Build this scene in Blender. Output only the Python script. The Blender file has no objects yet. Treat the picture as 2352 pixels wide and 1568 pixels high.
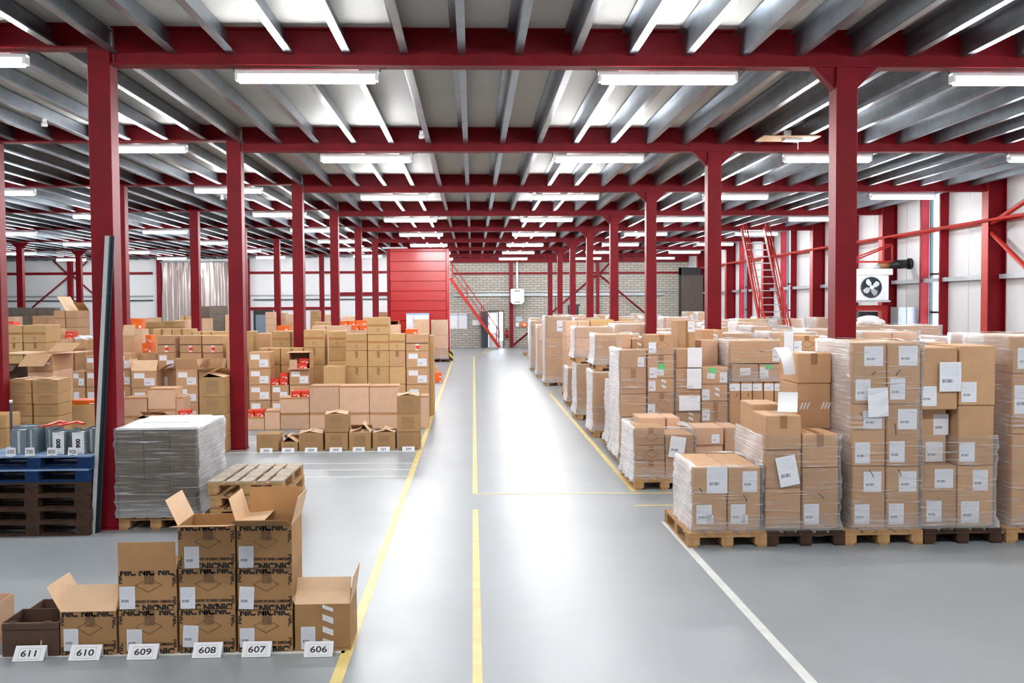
import bpy, bmesh, math, random
from mathutils import Vector, Matrix, Euler

sc = bpy.context.scene
C = sc.collection
PI = math.pi
rnd = random.Random(11)

# ---------------------------------------------------------------- camera
YAW, PIT, ROL, CH = 0.0398579548, 0.0365003073, 0.00607753187, 2.43383975
FPX, CX, CY = 2256.0, 1176.0, 784.0
_c, _s = math.cos, math.sin
EX = Vector((_c(YAW), -_s(YAW), 0))
FW = Vector((_s(YAW)*_c(PIT), _c(YAW)*_c(PIT), -_s(PIT)))
UP = Vector((_s(YAW)*_s(PIT), _c(YAW)*_s(PIT), _c(PIT)))
RT = EX*_c(ROL) - UP*_s(ROL)
UU = EX*_s(ROL) + UP*_c(ROL)
cam = bpy.data.cameras.new('camera')
cam.sensor_width = 36.0
cam.lens = 36.0*FPX/2352.0
cam.clip_end = 300
cam_o = bpy.data.objects.new('camera', cam)
C.objects.link(cam_o)
_m = Matrix((RT, UU, -FW)).transposed().to_4x4()
_m.translation = Vector((0, 0, CH))
cam_o.matrix_world = _m
sc.camera = cam_o

# ---------------------------------------------------------------- look, world, light levels
sc.view_settings.view_transform = 'Standard'
sc.view_settings.look = 'None'
sc.view_settings.exposure = 1.58
sc.view_settings.gamma = 1.0
sc.view_settings.use_curve_mapping = False
LAMP = 52.0          # emission of the fluorescent tubes
world = bpy.data.worlds.new('world')
sc.world = world
world.use_nodes = True
_bg = world.node_tree.nodes['Background']
_bg.inputs[0].default_value = (0.86, 0.93, 1.0, 1)
_bg.inputs[1].default_value = 3.2
try:
    sc.cycles.max_bounces = 8
    sc.cycles.transparent_max_bounces = 24
    sc.cycles.diffuse_bounces = 4
    sc.cycles.glossy_bounces = 3
    sc.cycles.sample_clamp_indirect = 6.0
    sc.cycles.caustics_reflective = False
    sc.cycles.caustics_refractive = False
except Exception:
    pass

# ---------------------------------------------------------------- measuring in the photograph
def ray(px, py):
    return FW + RT*((px-CX)/FPX) + UU*((CY-py)/FPX)
def fl(px, py, z=0.0):
    v = ray(px, py); t = (z-CH)/v.z
    return v.x*t, v.y*t
def at(px, py, Y):
    v = ray(px, py); t = Y/v.y
    return v.x*t, v.z*t+CH

# ---------------------------------------------------------------- materials
def srgb(r, g, b):
    def f(c):
        c /= 255.0
        return c/12.92 if c <= 0.04045 else ((c+0.055)/1.055)**2.4
    return (f(r), f(g), f(b), 1.0)

def new_mat(name):
    m = bpy.data.materials.new(name)
    m.use_nodes = True
    nt = m.node_tree
    for n in list(nt.nodes):
        nt.nodes.remove(n)
    out = nt.nodes.new('ShaderNodeOutputMaterial')
    b = nt.nodes.new('ShaderNodeBsdfPrincipled')
    nt.links.new(b.outputs[0], out.inputs[0])
    return m, nt, b, out

def N(nt, typ, **kw):
    n = nt.nodes.new(typ)
    for k, v in kw.items():
        setattr(n, k, v)
    return n

def coords(nt, kind='Object', scale=(1, 1, 1), rot=(0, 0, 0)):
    tc = N(nt, 'ShaderNodeTexCoord'); mp = N(nt, 'ShaderNodeMapping')
    mp.inputs['Scale'].default_value = scale
    mp.inputs['Rotation'].default_value = rot
    nt.links.new(tc.outputs[kind], mp.inputs[0])
    return mp.outputs[0]

def noise(nt, vec, scale, detail=3, rough=0.55):
    n = N(nt, 'ShaderNodeTexNoise')
    n.inputs['Scale'].default_value = scale
    n.inputs['Detail'].default_value = detail
    n.inputs['Roughness'].default_value = rough
    nt.links.new(vec, n.inputs['Vector'])
    return n.outputs[0]

def ramp(nt, fac, stops):
    r = N(nt, 'ShaderNodeValToRGB')
    els = r.color_ramp.elements
    while len(els) < len(stops):
        els.new(0.5)
    for e, (p, c) in zip(els, stops):
        e.position = p
        e.color = c if len(c) == 4 else (*c, 1)
    nt.links.new(fac, r.inputs[0])
    return r.outputs[0]

def math_n(nt, op, a, b=None, clamp=False):
    n = N(nt, 'ShaderNodeMath', operation=op, use_clamp=clamp)
    for i, v in enumerate((a, b)):
        if v is None:
            continue
        if isinstance(v, (int, float)):
            n.inputs[i].default_value = v
        else:
            nt.links.new(v, n.inputs[i])
    return n.outputs[0]

def bump(nt, b, h, strength, dist=0.01):
    n = N(nt, 'ShaderNodeBump')
    n.inputs['Strength'].default_value = strength
    n.inputs['Distance'].default_value = dist
    nt.links.new(h, n.inputs['Height'])
    nt.links.new(n.outputs[0], b.inputs['Normal'])

def plain(name, rgb, rough=0.5, metal=0.0, var=0.08, nscale=6.0, spec=0.5, bmp=0.0):
    m, nt, b, _ = new_mat(name)
    c = srgb(*rgb)
    v = coords(nt)
    f = noise(nt, v, nscale, 4)
    lo = tuple(x*(1-var) for x in c[:3]); hi = tuple(min(1, x*(1+var)) for x in c[:3])
    nt.links.new(ramp(nt, f, [(0.3, lo), (0.7, hi)]), b.inputs['Base Color'])
    b.inputs['Roughness'].default_value = rough
    b.inputs['Metallic'].default_value = metal
    b.inputs['Specular IOR Level'].default_value = spec
    if bmp:
        bump(nt, b, noise(nt, v, nscale*6, 3), bmp)
    return m

def cardboard(name, rgb, var=0.10):
    m, nt, b, _ = new_mat(name)
    c = srgb(*rgb)
    v = coords(nt)
    f = noise(nt, v, 5.0, 5, 0.6)
    fib = noise(nt, coords(nt, scale=(4, 4, 60)), 6.0, 2)
    f = math_n(nt, 'ADD', math_n(nt, 'MULTIPLY', f, 0.75), math_n(nt, 'MULTIPLY', fib, 0.25))
    lo = tuple(x*(1-var) for x in c[:3]); hi = tuple(min(1, x*(1+var)) for x in c[:3])
    col = ramp(nt, f, [(0.3, lo), (0.7, hi)])
    oi = N(nt, 'ShaderNodeObjectInfo')
    hs = N(nt, 'ShaderNodeHueSaturation')
    mr = N(nt, 'ShaderNodeMapRange')
    mr.inputs['To Min'].default_value = 0.88; mr.inputs['To Max'].default_value = 1.10
    nt.links.new(oi.outputs['Random'], mr.inputs['Value'])
    nt.links.new(mr.outputs[0], hs.inputs['Value'])
    nt.links.new(col, hs.inputs['Color'])
    nt.links.new(hs.outputs[0], b.inputs['Base Color'])
    b.inputs['Roughness'].default_value = 0.72
    b.inputs['Specular IOR Level'].default_value = 0.25
    bump(nt, b, fib, 0.12, 0.004)
    return m

M = {}
M['card'] = cardboard('cardboard_brown', (200, 158, 120))
M['card_pink'] = cardboard('cardboard_pale', (214, 175, 146))
M['card_tan'] = cardboard('cardboard_tan', (206, 168, 118))
M['card_kraft'] = cardboard('cardboard_kraft', (182, 143, 98))
M['card_dark'] = cardboard('cardboard_dark_brown', (98, 74, 62), 0.15)
M['card_grey'] = cardboard('cardboard_grey', (120, 108, 98), 0.15)
M['card_in_lit'] = cardboard('cardboard_inside_and_lit', (232, 196, 160))  # inner faces, and flaps coloured pale as if lit from above
M['tape'] = plain('brown_packing_tape', (160, 116, 74), 0.3, spec=0.6)
M['tape_red'] = plain('reddish_packing_tape', (182, 128, 80), 0.35)
M['ink'] = plain('black_ink', (28, 24, 26), 0.6, var=0.2)
M['ink_brown'] = plain('brown_ink', (110, 72, 48), 0.6, var=0.2)
M['white_paint'] = plain('white_paint', (238, 238, 238), 0.4)
M['off_white'] = plain('off_white_sheet', (232, 232, 234), 0.55, var=0.03, nscale=1.0)
M['paper'] = plain('white_paper', (240, 240, 244), 0.7, var=0.02)
M['orange'] = plain('orange_card', (238, 104, 22), 0.45)
M['redorange'] = plain('red_orange_card', (226, 58, 24), 0.45)
M['green'] = plain('green_sticker', (92, 214, 122), 0.5)
M['black'] = plain('black_plastic', (22, 26, 30), 0.45)
M['dark_steel'] = plain('dark_grey_steel', (52, 66, 74), 0.4, 0.5)
M['bag'] = plain('white_plastic_bag', (236, 238, 242), 0.3, var=0.05)
M['grey_felt'] = plain('speckled_grey_card', (118, 130, 138), 0.8, var=0.35, nscale=60)
M['pale_edge'] = plain('pale_grey_card', (196, 198, 196), 0.7, var=0.1, nscale=40)
M['blue'] = plain('blue_print', (70, 120, 190), 0.5)
M['blue_pale'] = plain('pale_blue_print', (150, 182, 220), 0.5)
M['yellow_black'] = None
M['galv'] = plain('galvanised_steel', (138, 146, 154), 0.33, 0.8, var=0.16, nscale=3.0)
M['wall_white'] = plain('white_wall_panel', (228, 228, 230), 0.55, var=0.03, nscale=0.6)
M['ceil'] = plain('ceiling_panel', (196, 194, 188), 0.6, var=0.05, nscale=0.8)
M['zinc'] = plain('grey_rail', (172, 178, 182), 0.4, 0.4)

def red_steel():
    m, nt, b, _ = new_mat('red_painted_steel')
    v = coords(nt)
    f = noise(nt, v, 2.5, 5)
    nt.links.new(ramp(nt, f, [(0.3, srgb(112, 8, 20)), (0.7, srgb(136, 12, 28))]), b.inputs['Base Color'])
    b.inputs['Roughness'].default_value = 0.5
    b.inputs['Specular IOR Level'].default_value = 0.2
    return m
M['red'] = red_steel()
M['orange_red'] = plain('orange_red_paint', (178, 42, 32), 0.45, spec=0.3)
M['bright_red'] = plain('bright_red_panel', (176, 10, 12), 0.24, var=0.06, nscale=1.2, spec=0.45)

def wood(name, a, bcol):
    m, nt, b, _ = new_mat(name)
    v = coords(nt, scale=(1, 1, 1))
    g = noise(nt, coords(nt, scale=(3, 3, 40)), 4.0, 4)
    n2 = noise(nt, v, 7.0, 4)
    f = math_n(nt, 'ADD', math_n(nt, 'MULTIPLY', g, 0.4), math_n(nt, 'MULTIPLY', n2, 0.6))
    nt.links.new(ramp(nt, f, [(0.32, srgb(*a)), (0.68, srgb(*bcol))]), b.inputs['Base Color'])
    b.inputs['Roughness'].default_value = 0.75
    b.inputs['Specular IOR Level'].default_value = 0.25
    bump(nt, b, g, 0.2, 0.004)
    return m
M['wood'] = wood('pallet_wood', (150, 108, 68), (206, 164, 116))
M['wood_grey'] = wood('weathered_pallet_wood', (150, 132, 112), (208, 196, 180))
M['wood_dark'] = wood('dark_pallet_wood', (38, 29, 25), (88, 62, 45))
M['wood_blue'] = wood('blue_pallet_wood', (8, 36, 76), (18, 58, 106))
M['wood_blue_top'] = wood('pale_worn_blue_wood', (96, 126, 168), (166, 186, 214))

def floor_mat():
    m, nt, b, _ = new_mat('polished_concrete')
    v = coords(nt)
    a = noise(nt, v, 0.55, 6, 0.65); d = noise(nt, coords(nt, scale=(1, 0.35, 1)), 3.5, 6, 0.7)
    f = math_n(nt, 'ADD', math_n(nt, 'MULTIPLY', a, 0.55), math_n(nt, 'MULTIPLY', d, 0.45))
    nt.links.new(ramp(nt, f, [(0.3, srgb(143, 148, 152)), (0.5, srgb(150, 155, 159)), (0.7, srgb(158, 163, 167))]), b.inputs['Base Color'])
    r = N(nt, 'ShaderNodeMapRange')
    r.inputs['From Min'].default_value = 0.3; r.inputs['From Max'].default_value = 0.7
    r.inputs['To Min'].default_value = 0.34; r.inputs['To Max'].default_value = 0.42
    nt.links.new(d, r.inputs['Value'])
    nt.links.new(r.outputs[0], b.inputs['Roughness'])
    b.inputs['Specular IOR Level'].default_value = 0.6
    bump(nt, b, noise(nt, v, 2.0, 4), 0.06, 0.02)
    return m
M['floor'] = floor_mat()
M['yellow_line'] = plain('worn_yellow_paint', (228, 204, 128), 0.45, var=0.14, nscale=5)
M['white_line'] = plain('worn_white_paint', (226, 226, 222), 0.45, var=0.1, nscale=5)

def brick_mat():
    m, nt, b, _ = new_mat('pale_brick')
    v = coords(nt, rot=(PI/2, 0, 0))
    br = N(nt, 'ShaderNodeTexBrick')
    br.inputs['Color1'].default_value = srgb(192, 186, 176)
    br.inputs['Color2'].default_value = srgb(176, 170, 160)
    br.inputs['Mortar'].default_value = srgb(122, 118, 112)
    br.inputs['Scale'].default_value = 1.0
    br.inputs['Brick Width'].default_value = 0.42
    br.inputs['Row Height'].default_value = 0.14
    br.inputs['Mortar Size'].default_value = 0.016
    nt.links.new(v, br.inputs['Vector'])
    nt.links.new(br.outputs['Color'], b.inputs['Base Color'])
    b.inputs['Roughness'].default_value = 0.8
    return m
M['brick'] = brick_mat()

def hazard_mat():
    m, nt, b, _ = new_mat('hazard_stripes')
    w = N(nt, 'ShaderNodeTexWave', bands_direction='DIAGONAL')
    w.inputs['Scale'].default_value = 2.4
    nt.links.new(coords(nt), w.inputs['Vector'])
    nt.links.new(ramp(nt, w.outputs[0], [(0.48, srgb(20, 24, 28)), (0.52, srgb(232, 196, 60))]), b.inputs['Base Color'])
    return m
M['hazard'] = hazard_mat()

def sheet_mat(name, paper, inkc, bar=True):
    """paper with printed lines and one bar code, drawn over the face's own 0..1 extents"""
    m, nt, b, _ = new_mat(name)
    tc = N(nt, 'ShaderNodeTexCoord'); sp = N(nt, 'ShaderNodeSeparateXYZ')
    nt.links.new(tc.outputs['Generated'], sp.inputs[0])
    x, z = sp.outputs[0], sp.outputs[2]
    def band(v, lo, hi):
        return math_n(nt, 'MULTIPLY', math_n(nt, 'GREATER_THAN', v, lo), math_n(nt, 'LESS_THAN', v, hi))
    nz = N(nt, 'ShaderNodeTexNoise', noise_dimensions='1D'); nz.inputs['Scale'].default_value = 46.0; nz.inputs['Detail'].default_value = 0
    nt.links.new(x, nz.inputs['W'])
    bars = math_n(nt, 'MULTIPLY', math_n(nt, 'GREATER_THAN', nz.outputs[0], 0.47), math_n(nt, 'MULTIPLY', band(x, 0.12, 0.6), band(z, 0.3, 0.42)))
    rows = math_n(nt, 'GREATER_THAN', math_n(nt, 'FRACT', math_n(nt, 'MULTIPLY', z, 16.0)), 0.62)
    cmb = N(nt, 'ShaderNodeCombineXYZ')
    nt.links.new(math_n(nt, 'MULTIPLY', x, 30.0), cmb.inputs[0])
    nt.links.new(math_n(nt, 'FLOOR', math_n(nt, 'MULTIPLY', z, 16.0)), cmb.inputs[1])
    w2 = noise(nt, cmb.outputs[0], 1.0, 1)
    txt = math_n(nt, 'MULTIPLY', math_n(nt, 'MULTIPLY', rows, math_n(nt, 'GREATER_THAN', w2, 0.52)),
                 math_n(nt, 'MULTIPLY', band(x, 0.08, 0.9), band(z, 0.5, 0.93)))
    txt = math_n(nt, 'MULTIPLY', txt, 0.45 if bar or paper[0] > 200 else 0.9)
    fac = math_n(nt, 'MAXIMUM', txt, math_n(nt, 'MULTIPLY', bars, 0.85)) if bar else txt
    mx = N(nt, 'ShaderNodeMix', data_type='RGBA')
    nt.links.new(fac, mx.inputs[0])
    mx.inputs[6].default_value = srgb(*paper); mx.inputs[7].default_value = srgb(*inkc)
    nt.links.new(mx.outputs[2], b.inputs['Base Color'])
    b.inputs['Roughness'].default_value = 0.6
    return m
M['label'] = sheet_mat('printed_white_label', (238, 239, 246), (60, 60, 72))
M['sheet'] = sheet_mat('printed_white_sheet', (242, 243, 248), (120, 120, 130), bar=False)
M['block_print'] = sheet_mat('faint_box_print', (168, 130, 88), (84, 62, 44), bar=False)

def film_mat():
    m = bpy.data.materials.new('clear_stretch_film'); m.use_nodes = True
    nt = m.node_tree
    for n in list(nt.nodes):
        nt.nodes.remove(n)
    out = N(nt, 'ShaderNodeOutputMaterial')
    v1 = coords(nt, scale=(0.55, 0.55, 42), rot=(0.08, 0.11, 0))
    v2 = coords(nt, scale=(0.6, 0.6, 24), rot=(-0.2, -0.24, 0))
    s1 = noise(nt, v1, 2.2, 5, 0.62); s2 = noise(nt, v2, 2.0, 4, 0.6)
    patch = noise(nt, coords(nt), 2.1, 3, 0.6)
    a1 = ramp(nt, s1, [(0.58, (0, 0, 0)), (0.66, (1, 1, 1))])
    a2 = ramp(nt, s2, [(0.6, (0, 0, 0)), (0.68, (1, 1, 1))])
    pm = ramp(nt, patch, [(0.38, (0.25, 0.25, 0.25)), (0.6, (1, 1, 1))])
    st = math_n(nt, 'MULTIPLY', math_n(nt, 'MAXIMUM', a1, a2), pm)  # streaks paint white highlights into the film, strongest in its milky patches
    lw = N(nt, 'ShaderNodeLayerWeight'); lw.inputs[0].default_value = 0.5
    fr = math_n(nt, 'MULTIPLY', math_n(nt, 'POWER', lw.outputs['Facing'], 2.0), 0.95)
    tc = N(nt, 'ShaderNodeTexCoord'); sx = N(nt, 'ShaderNodeSeparateXYZ'); nt.links.new(tc.outputs['Object'], sx.inputs[0])
    low = math_n(nt, 'MULTIPLY', math_n(nt, 'SUBTRACT', 0.24, sx.outputs[2], clamp=True), math_n(nt, 'MULTIPLY', s2, 2.6))
    fac = math_n(nt, 'ADD', math_n(nt, 'ADD', math_n(nt, 'ADD', math_n(nt, 'MULTIPLY', st, 0.8), 0.07), low), fr, clamp=True)
    tr = N(nt, 'ShaderNodeBsdfTransparent'); tr.inputs[0].default_value = (0.98, 0.98, 0.98, 1)
    pb = N(nt, 'ShaderNodeBsdfPrincipled')
    pb.inputs['Base Color'].default_value = (0.88, 0.89, 0.92, 1)
    pb.inputs['Roughness'].default_value = 0.18
    pb.inputs['Specular IOR Level'].default_value = 0.9
    bn = N(nt, 'ShaderNodeBump'); bn.inputs['Strength'].default_value = 0.7; bn.inputs['Distance'].default_value = 0.03
    nt.links.new(math_n(nt, 'ADD', s1, s2), bn.inputs['Height'])
    nt.links.new(bn.outputs[0], pb.inputs['Normal'])
    mx = N(nt, 'ShaderNodeMixShader')
    nt.links.new(fac, mx.inputs[0]); nt.links.new(tr.outputs[0], mx.inputs[1]); nt.links.new(pb.outputs[0], mx.inputs[2])
    nt.links.new(mx.outputs[0], out.inputs[0])
    return m
M['film'] = film_mat()

def emit_mat(name, col, s):
    m = bpy.data.materials.new(name); m.use_nodes = True
    nt = m.node_tree
    for n in list(nt.nodes):
        nt.nodes.remove(n)
    out = N(nt, 'ShaderNodeOutputMaterial'); e = N(nt, 'ShaderNodeEmission')
    e.inputs[0].default_value = (*col, 1); e.inputs[1].default_value = s
    nt.links.new(e.outputs[0], out.inputs[0])
    return m
M['tube'] = emit_mat('lit_fluorescent_tube', (0.965, 0.985, 1.0), LAMP)

def glass_mat():
    m = bpy.data.materials.new('window_glass'); m.use_nodes = True
    nt = m.node_tree
    for n in list(nt.nodes):
        nt.nodes.remove(n)
    out = N(nt, 'ShaderNodeOutputMaterial')
    tr = N(nt, 'ShaderNodeBsdfTransparent'); tr.inputs[0].default_value = (0.93, 0.96, 0.97, 1)
    gl = N(nt, 'ShaderNodeBsdfGlossy'); gl.inputs['Roughness'].default_value = 0.03
    fr = N(nt, 'ShaderNodeLayerWeight'); fr.inputs[0].default_value = 0.5
    mx = N(nt, 'ShaderNodeMixShader')
    nt.links.new(math_n(nt, 'MULTIPLY', math_n(nt, 'POWER', fr.outputs['Facing'], 5.0), 0.6), mx.inputs[0]); nt.links.new(tr.outputs[0], mx.inputs[1]); nt.links.new(gl.outputs[0], mx.inputs[2])
    nt.links.new(mx.outputs[0], out.inputs[0])
    return m
M['glass'] = glass_mat()

def vinyl_mat():
    m = bpy.data.materials.new('hanging_vinyl'); m.use_nodes = True
    nt = m.node_tree
    for n in list(nt.nodes):
        nt.nodes.remove(n)
    out = N(nt, 'ShaderNodeOutputMaterial')
    tr = N(nt, 'ShaderNodeBsdfTransparent'); tr.inputs[0].default_value = (0.9, 0.86, 0.84, 1)
    pb = N(nt, 'ShaderNodeBsdfPrincipled')
    pb.inputs['Base Color'].default_value = srgb(222, 208, 204)
    pb.inputs['Roughness'].default_value = 0.22
    pb.inputs['Metallic'].default_value = 0.35
    pb.inputs['Specular IOR Level'].default_value = 0.9
    mx = N(nt, 'ShaderNodeMixShader'); mx.inputs[0].default_value = 0.88
    nt.links.new(tr.outputs[0], mx.inputs[1]); nt.links.new(pb.outputs[0], mx.inputs[2])
    nt.links.new(mx.outputs[0], out.inputs[0])
    return m
M['vinyl'] = vinyl_mat()

# ---------------------------------------------------------------- object helpers
def clean(name):
    return name

def tag(o, label=None, cat=None, group=None, kind=None):
    if label: o['label'] = label
    if cat: o['category'] = cat
    if group: o['group'] = group
    if kind: o['kind'] = kind
    return o

def empty(name, loc, rz=0.0):
    o = bpy.data.objects.new(name, None)
    o.empty_display_size = 0.1
    C.objects.link(o)
    o.location = loc
    o.rotation_euler = (0, 0, rz)
    return o

def link(name, me, parent=None, loc=(0, 0, 0), rot=(0, 0, 0)):
    o = bpy.data.objects.new(name, me)
    C.objects.link(o)
    o.location = loc
    o.rotation_euler = rot
    if parent is not None:
        o.parent = parent
    return o

class MB:
    """collects shapes into one mesh"""
    def __init__(s):
        s.v = []; s.f = []; s.sm = False
    def box(s, x0, x1, y0, y1, z0, z1, mat=None):
        b = len(s.v)
        p = [(x0, y0, z0), (x1, y0, z0), (x1, y1, z0), (x0, y1, z0), (x0, y0, z1), (x1, y0, z1), (x1, y1, z1), (x0, y1, z1)]
        if mat is not None:
            p = [tuple(mat @ Vector(q)) for q in p]
        s.v += p
        s.f += [tuple(b+i for i in q) for q in ((0, 3, 2, 1), (4, 5, 6, 7), (0, 1, 5, 4), (1, 2, 6, 5), (2, 3, 7, 6), (3, 0, 4, 7))]
        return s
    def bar(s, a, b, w, h=None):
        """square bar from a to b"""
        a = Vector(a); b = Vector(b); h = h or w
        d = b-a; L = d.length; d.normalize()
        u = d.cross(Vector((0, 0, 1)))
        if u.length < 1e-4:
            u = Vector((1, 0, 0))
        u.normalize(); w2 = u.cross(d).normalized()
        m = Matrix((u, d, w2)).transposed().to_4x4(); m.translation = a
        return s.box(-w/2, w/2, 0, L, -h/2, h/2, m)
    def tube(s, a, b, r, n=12, r2=None):
        a = Vector(a); b = Vector(b); r2 = r if r2 is None else r2
        d = (b-a).normalized()
        u = d.cross(Vector((0, 0, 1)))
        if u.length < 1e-4:
            u = Vector((1, 0, 0))
        u.normalize(); w = d.cross(u)
        k = len(s.v)
        for c, rr in ((a, r), (b, r2)):
            for i in range(n):
                t = 2*PI*i/n
                s.v.append(tuple(c+(u*math.cos(t)+w*math.sin(t))*rr))
        for i in range(n):
            j = (i+1) % n
            s.f.append((k+i, k+j, k+n+j, k+n+i))
        s.f.append(tuple(k+i for i in reversed(range(n))))
        s.f.append(tuple(k+n+i for i in range(n)))
        return s
    def prism(s, pts, axis, a, b):
        """polygon pts (2-D) extruded along axis from a to b; pts are the other two axes in order"""
        k = len(s.v); n = len(pts)
        for t in (a, b):
            for p in pts:
                if axis == 'x': s.v.append((t, p[0], p[1]))
                elif axis == 'y': s.v.append((p[0], t, p[1]))
                else: s.v.append((p[0], p[1], t))
        for i in range(n):
            j = (i+1) % n
            s.f.append((k+i, k+j, k+n+j, k+n+i))
        s.f.append(tuple(k+i for i in range(n)))
        s.f.append(tuple(k+n+i for i in reversed(range(n))))
        return s
    def mesh(s, name, mat, bevel=0.0, seg=1, smooth=False):
        me = bpy.data.meshes.new(name)
        me.from_pydata(s.v, [], s.f)
        bm = bmesh.new(); bm.from_mesh(me)
        bmesh.ops.recalc_face_normals(bm, faces=bm.faces)
        if bevel:
            bmesh.ops.bevel(bm, geom=list(bm.edges), offset=bevel, segments=seg, profile=0.6, affect='EDGES')
        if smooth:
            for f in bm.faces: f.smooth = True
        bm.to_mesh(me); bm.free()
        me.materials.append(mat)
        return me
    def build(s, name, mat, parent=None, loc=(0, 0, 0), bevel=0.0, smooth=False, rot=(0, 0, 0)):
        return link(name, s.mesh(name, mat, bevel, smooth=smooth), parent, loc, rot)

ORD = 'first second third fourth fifth sixth seventh eighth ninth tenth eleventh twelfth thirteenth fourteenth fifteenth sixteenth seventeenth eighteenth nineteenth twentieth'.split()
TENS = {20: 'twenty', 30: 'thirty', 40: 'forty', 50: 'fifty', 60: 'sixty'}
def ordn(i):      # 1-based
    if i <= 20: return ORD[i-1]
    t = i//10*10
    if i == t: return {30: 'thirtieth', 40: 'fortieth', 50: 'fiftieth', 60: 'sixtieth'}[t]
    return TENS[t] + '-' + ORD[i-t-1]

# ---------------------------------------------------------------- text
_txt = {}
def text_mesh(body, size, depth=0.0006, bold=0.0, sx=1.0, clip=None, mat='ink', align='CENTER'):
    key = (body, size, bold, sx, clip, mat)
    if key in _txt: return _txt[key]
    cu = bpy.data.curves.new('lettering', 'FONT')
    cu.body = body; cu.size = size; cu.extrude = depth; cu.offset = bold
    cu.align_x = align; cu.align_y = 'CENTER'; cu.resolution_u = 3
    ob = bpy.data.objects.new('lettering', cu)
    C.objects.link(ob)
    dg = bpy.context.evaluated_depsgraph_get()
    me = bpy.data.meshes.new_from_object(ob.evaluated_get(dg))
    bpy.data.objects.remove(ob); bpy.data.curves.remove(cu)
    # text lies in xy: stand it up on the xz plane, facing -y
    me.transform(Matrix.Rotation(PI/2, 4, 'X') @ Matrix.Diagonal((sx, 1, 1, 1)))
    if clip:
        bm = bmesh.new(); bm.from_mesh(me)
        if clip[0] is not None:
            bmesh.ops.bisect_plane(bm, geom=bm.verts[:]+bm.edges[:]+bm.faces[:], plane_co=(0, 0, clip[0]), plane_no=(0, 0, -1), clear_outer=True)
        if clip[1] is not None:
            bmesh.ops.bisect_plane(bm, geom=bm.verts[:]+bm.edges[:]+bm.faces[:], plane_co=(0, 0, clip[1]), plane_no=(0, 0, 1), clear_outer=True)
        bm.to_mesh(me); bm.free()
    me.materials.clear(); me.materials.append(M[mat])
    _txt[key] = me
    return me

def join_meshes(name, items, mat):
    """items: (mesh, matrix) joined into one new mesh"""
    bm = bmesh.new()
    for me, mt in items:
        tmp = me.copy(); tmp.transform(mt); bm.from_mesh(tmp); bpy.data.meshes.remove(tmp)
    me = bpy.data.meshes.new(name); bm.to_mesh(me); bm.free()
    me.materials.append(M[mat] if isinstance(mat, str) else mat)
    return me

# ================================================================ THE BUILDING
FR = [11.0+6*(i-1) for i in range(0, 9)]       # FR[0]=5 ... FR[8]=53
WX, YF = 12.65, 57.2                           # inner faces of the right wall and the far wall
XL, XR = -4.02, 4.19
XLEFT, YBACK = -31.0, -5.0

def zl(X):            # the roof of the left bays falls gently away from the aisle
    return -max(0.0, (XL-X))*0.0075
def struct(name, mb, mat, **k):
    o = mb.build(name, mat, **k); o['kind'] = 'structure'; return o

struct('floor', MB().box(XLEFT, WX+0.3, YBACK, YF+0.4, -0.12, 0), M['floor'])
CEIL_C, CEIL_L = 5.48, 5.52
cb = MB()
cb.box(XL, WX+0.3, YBACK, YF+0.4, CEIL_C, CEIL_C+0.12)
cb.prism([(XL, CEIL_L), (XL, CEIL_L+0.1), (XLEFT, CEIL_L+0.1+zl(XLEFT)), (XLEFT, CEIL_L+zl(XLEFT))], 'y', YBACK, YF+0.4)
struct('ceiling', cb, M['ceil'])
struct('wall_left', MB().box(XLEFT-0.2, XLEFT, YBACK, YF+0.4, 0, 5.6), M['wall_white'])
struct('wall_back', MB().box(XLEFT, WX+0.3, YBACK-0.2, YBACK, 0, 5.6), M['wall_white'])

# right wall with tall narrow windows
wins = [(19.9, 20.9), (25.75, 26.8), (31.85, 32.95), (38.0, 39.15), (44.1, 45.3)]
wb = MB(); y = YBACK
for a, b in wins:
    wb.box(WX, WX+0.14, y, a, 0, CEIL_C)
    y = b
wb.box(WX, WX+0.14, y, YF+0.4, 0, CEIL_C)
for a, b in wins:
    wb.box(WX, WX+0.14, a, b, 0, 0.9)
struct('wall_right', wb, M['wall_white'])
seam = MB()
for yy in [12.6, 14.5, 16.4, 18.6, 21.9, 24.6, 28.2, 30.5, 34.4, 36.5, 40.8, 43, 47, 49.5, 51.5]:
    seam.box(WX-0.004, WX, yy, yy+0.02, 0, CEIL_C)
struct('trim_2', seam, M['zinc'])
for k, (a, b) in enumerate(wins):
    w = empty('window_%d' % (k+1), (WX, a, 0.9)); w['kind'] = 'structure'
    W = b-a
    f = MB().box(0.02, 0.10, 0, 0.04, 0, 4.58).box(0.02, 0.10, W-0.04, W, 0, 4.58)
    for z in (0, 1.25, 2.3, 3.55, 4.5):
        f.box(0.02, 0.10, 0.04, W-0.04, z, z+0.06)
    f.build('window_frame', M['dark_steel'], w)
    MB().box(0.05, 0.058, 0.04, W-0.04, 0.06, 4.5).build('window_pane', M['glass'], w)

# far wall: white sheeting on the left, brick on the right, with the door opening
DX0, DX1 = at(1120, 760, YF)[0], at(1158, 760, YF)[0]
struct('wall_far', MB().box(-1.3, DX0, YF, YF+0.3, 0, 5.5).box(DX1, WX+0.2, YF, YF+0.3, 0, 5.5).box(DX0, DX1, YF, YF+0.3, 2.16, 5.5), M['brick'])
lw_ = MB(); x = XLEFT
LD0, LD1 = at(583, 740, YF)[0], at(628, 740, YF)[0]
lw_.box(XLEFT, -1.3, YF, YF+0.2, 0, 5.5)
struct('wall_far_white', lw_, M['wall_white'])
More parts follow.
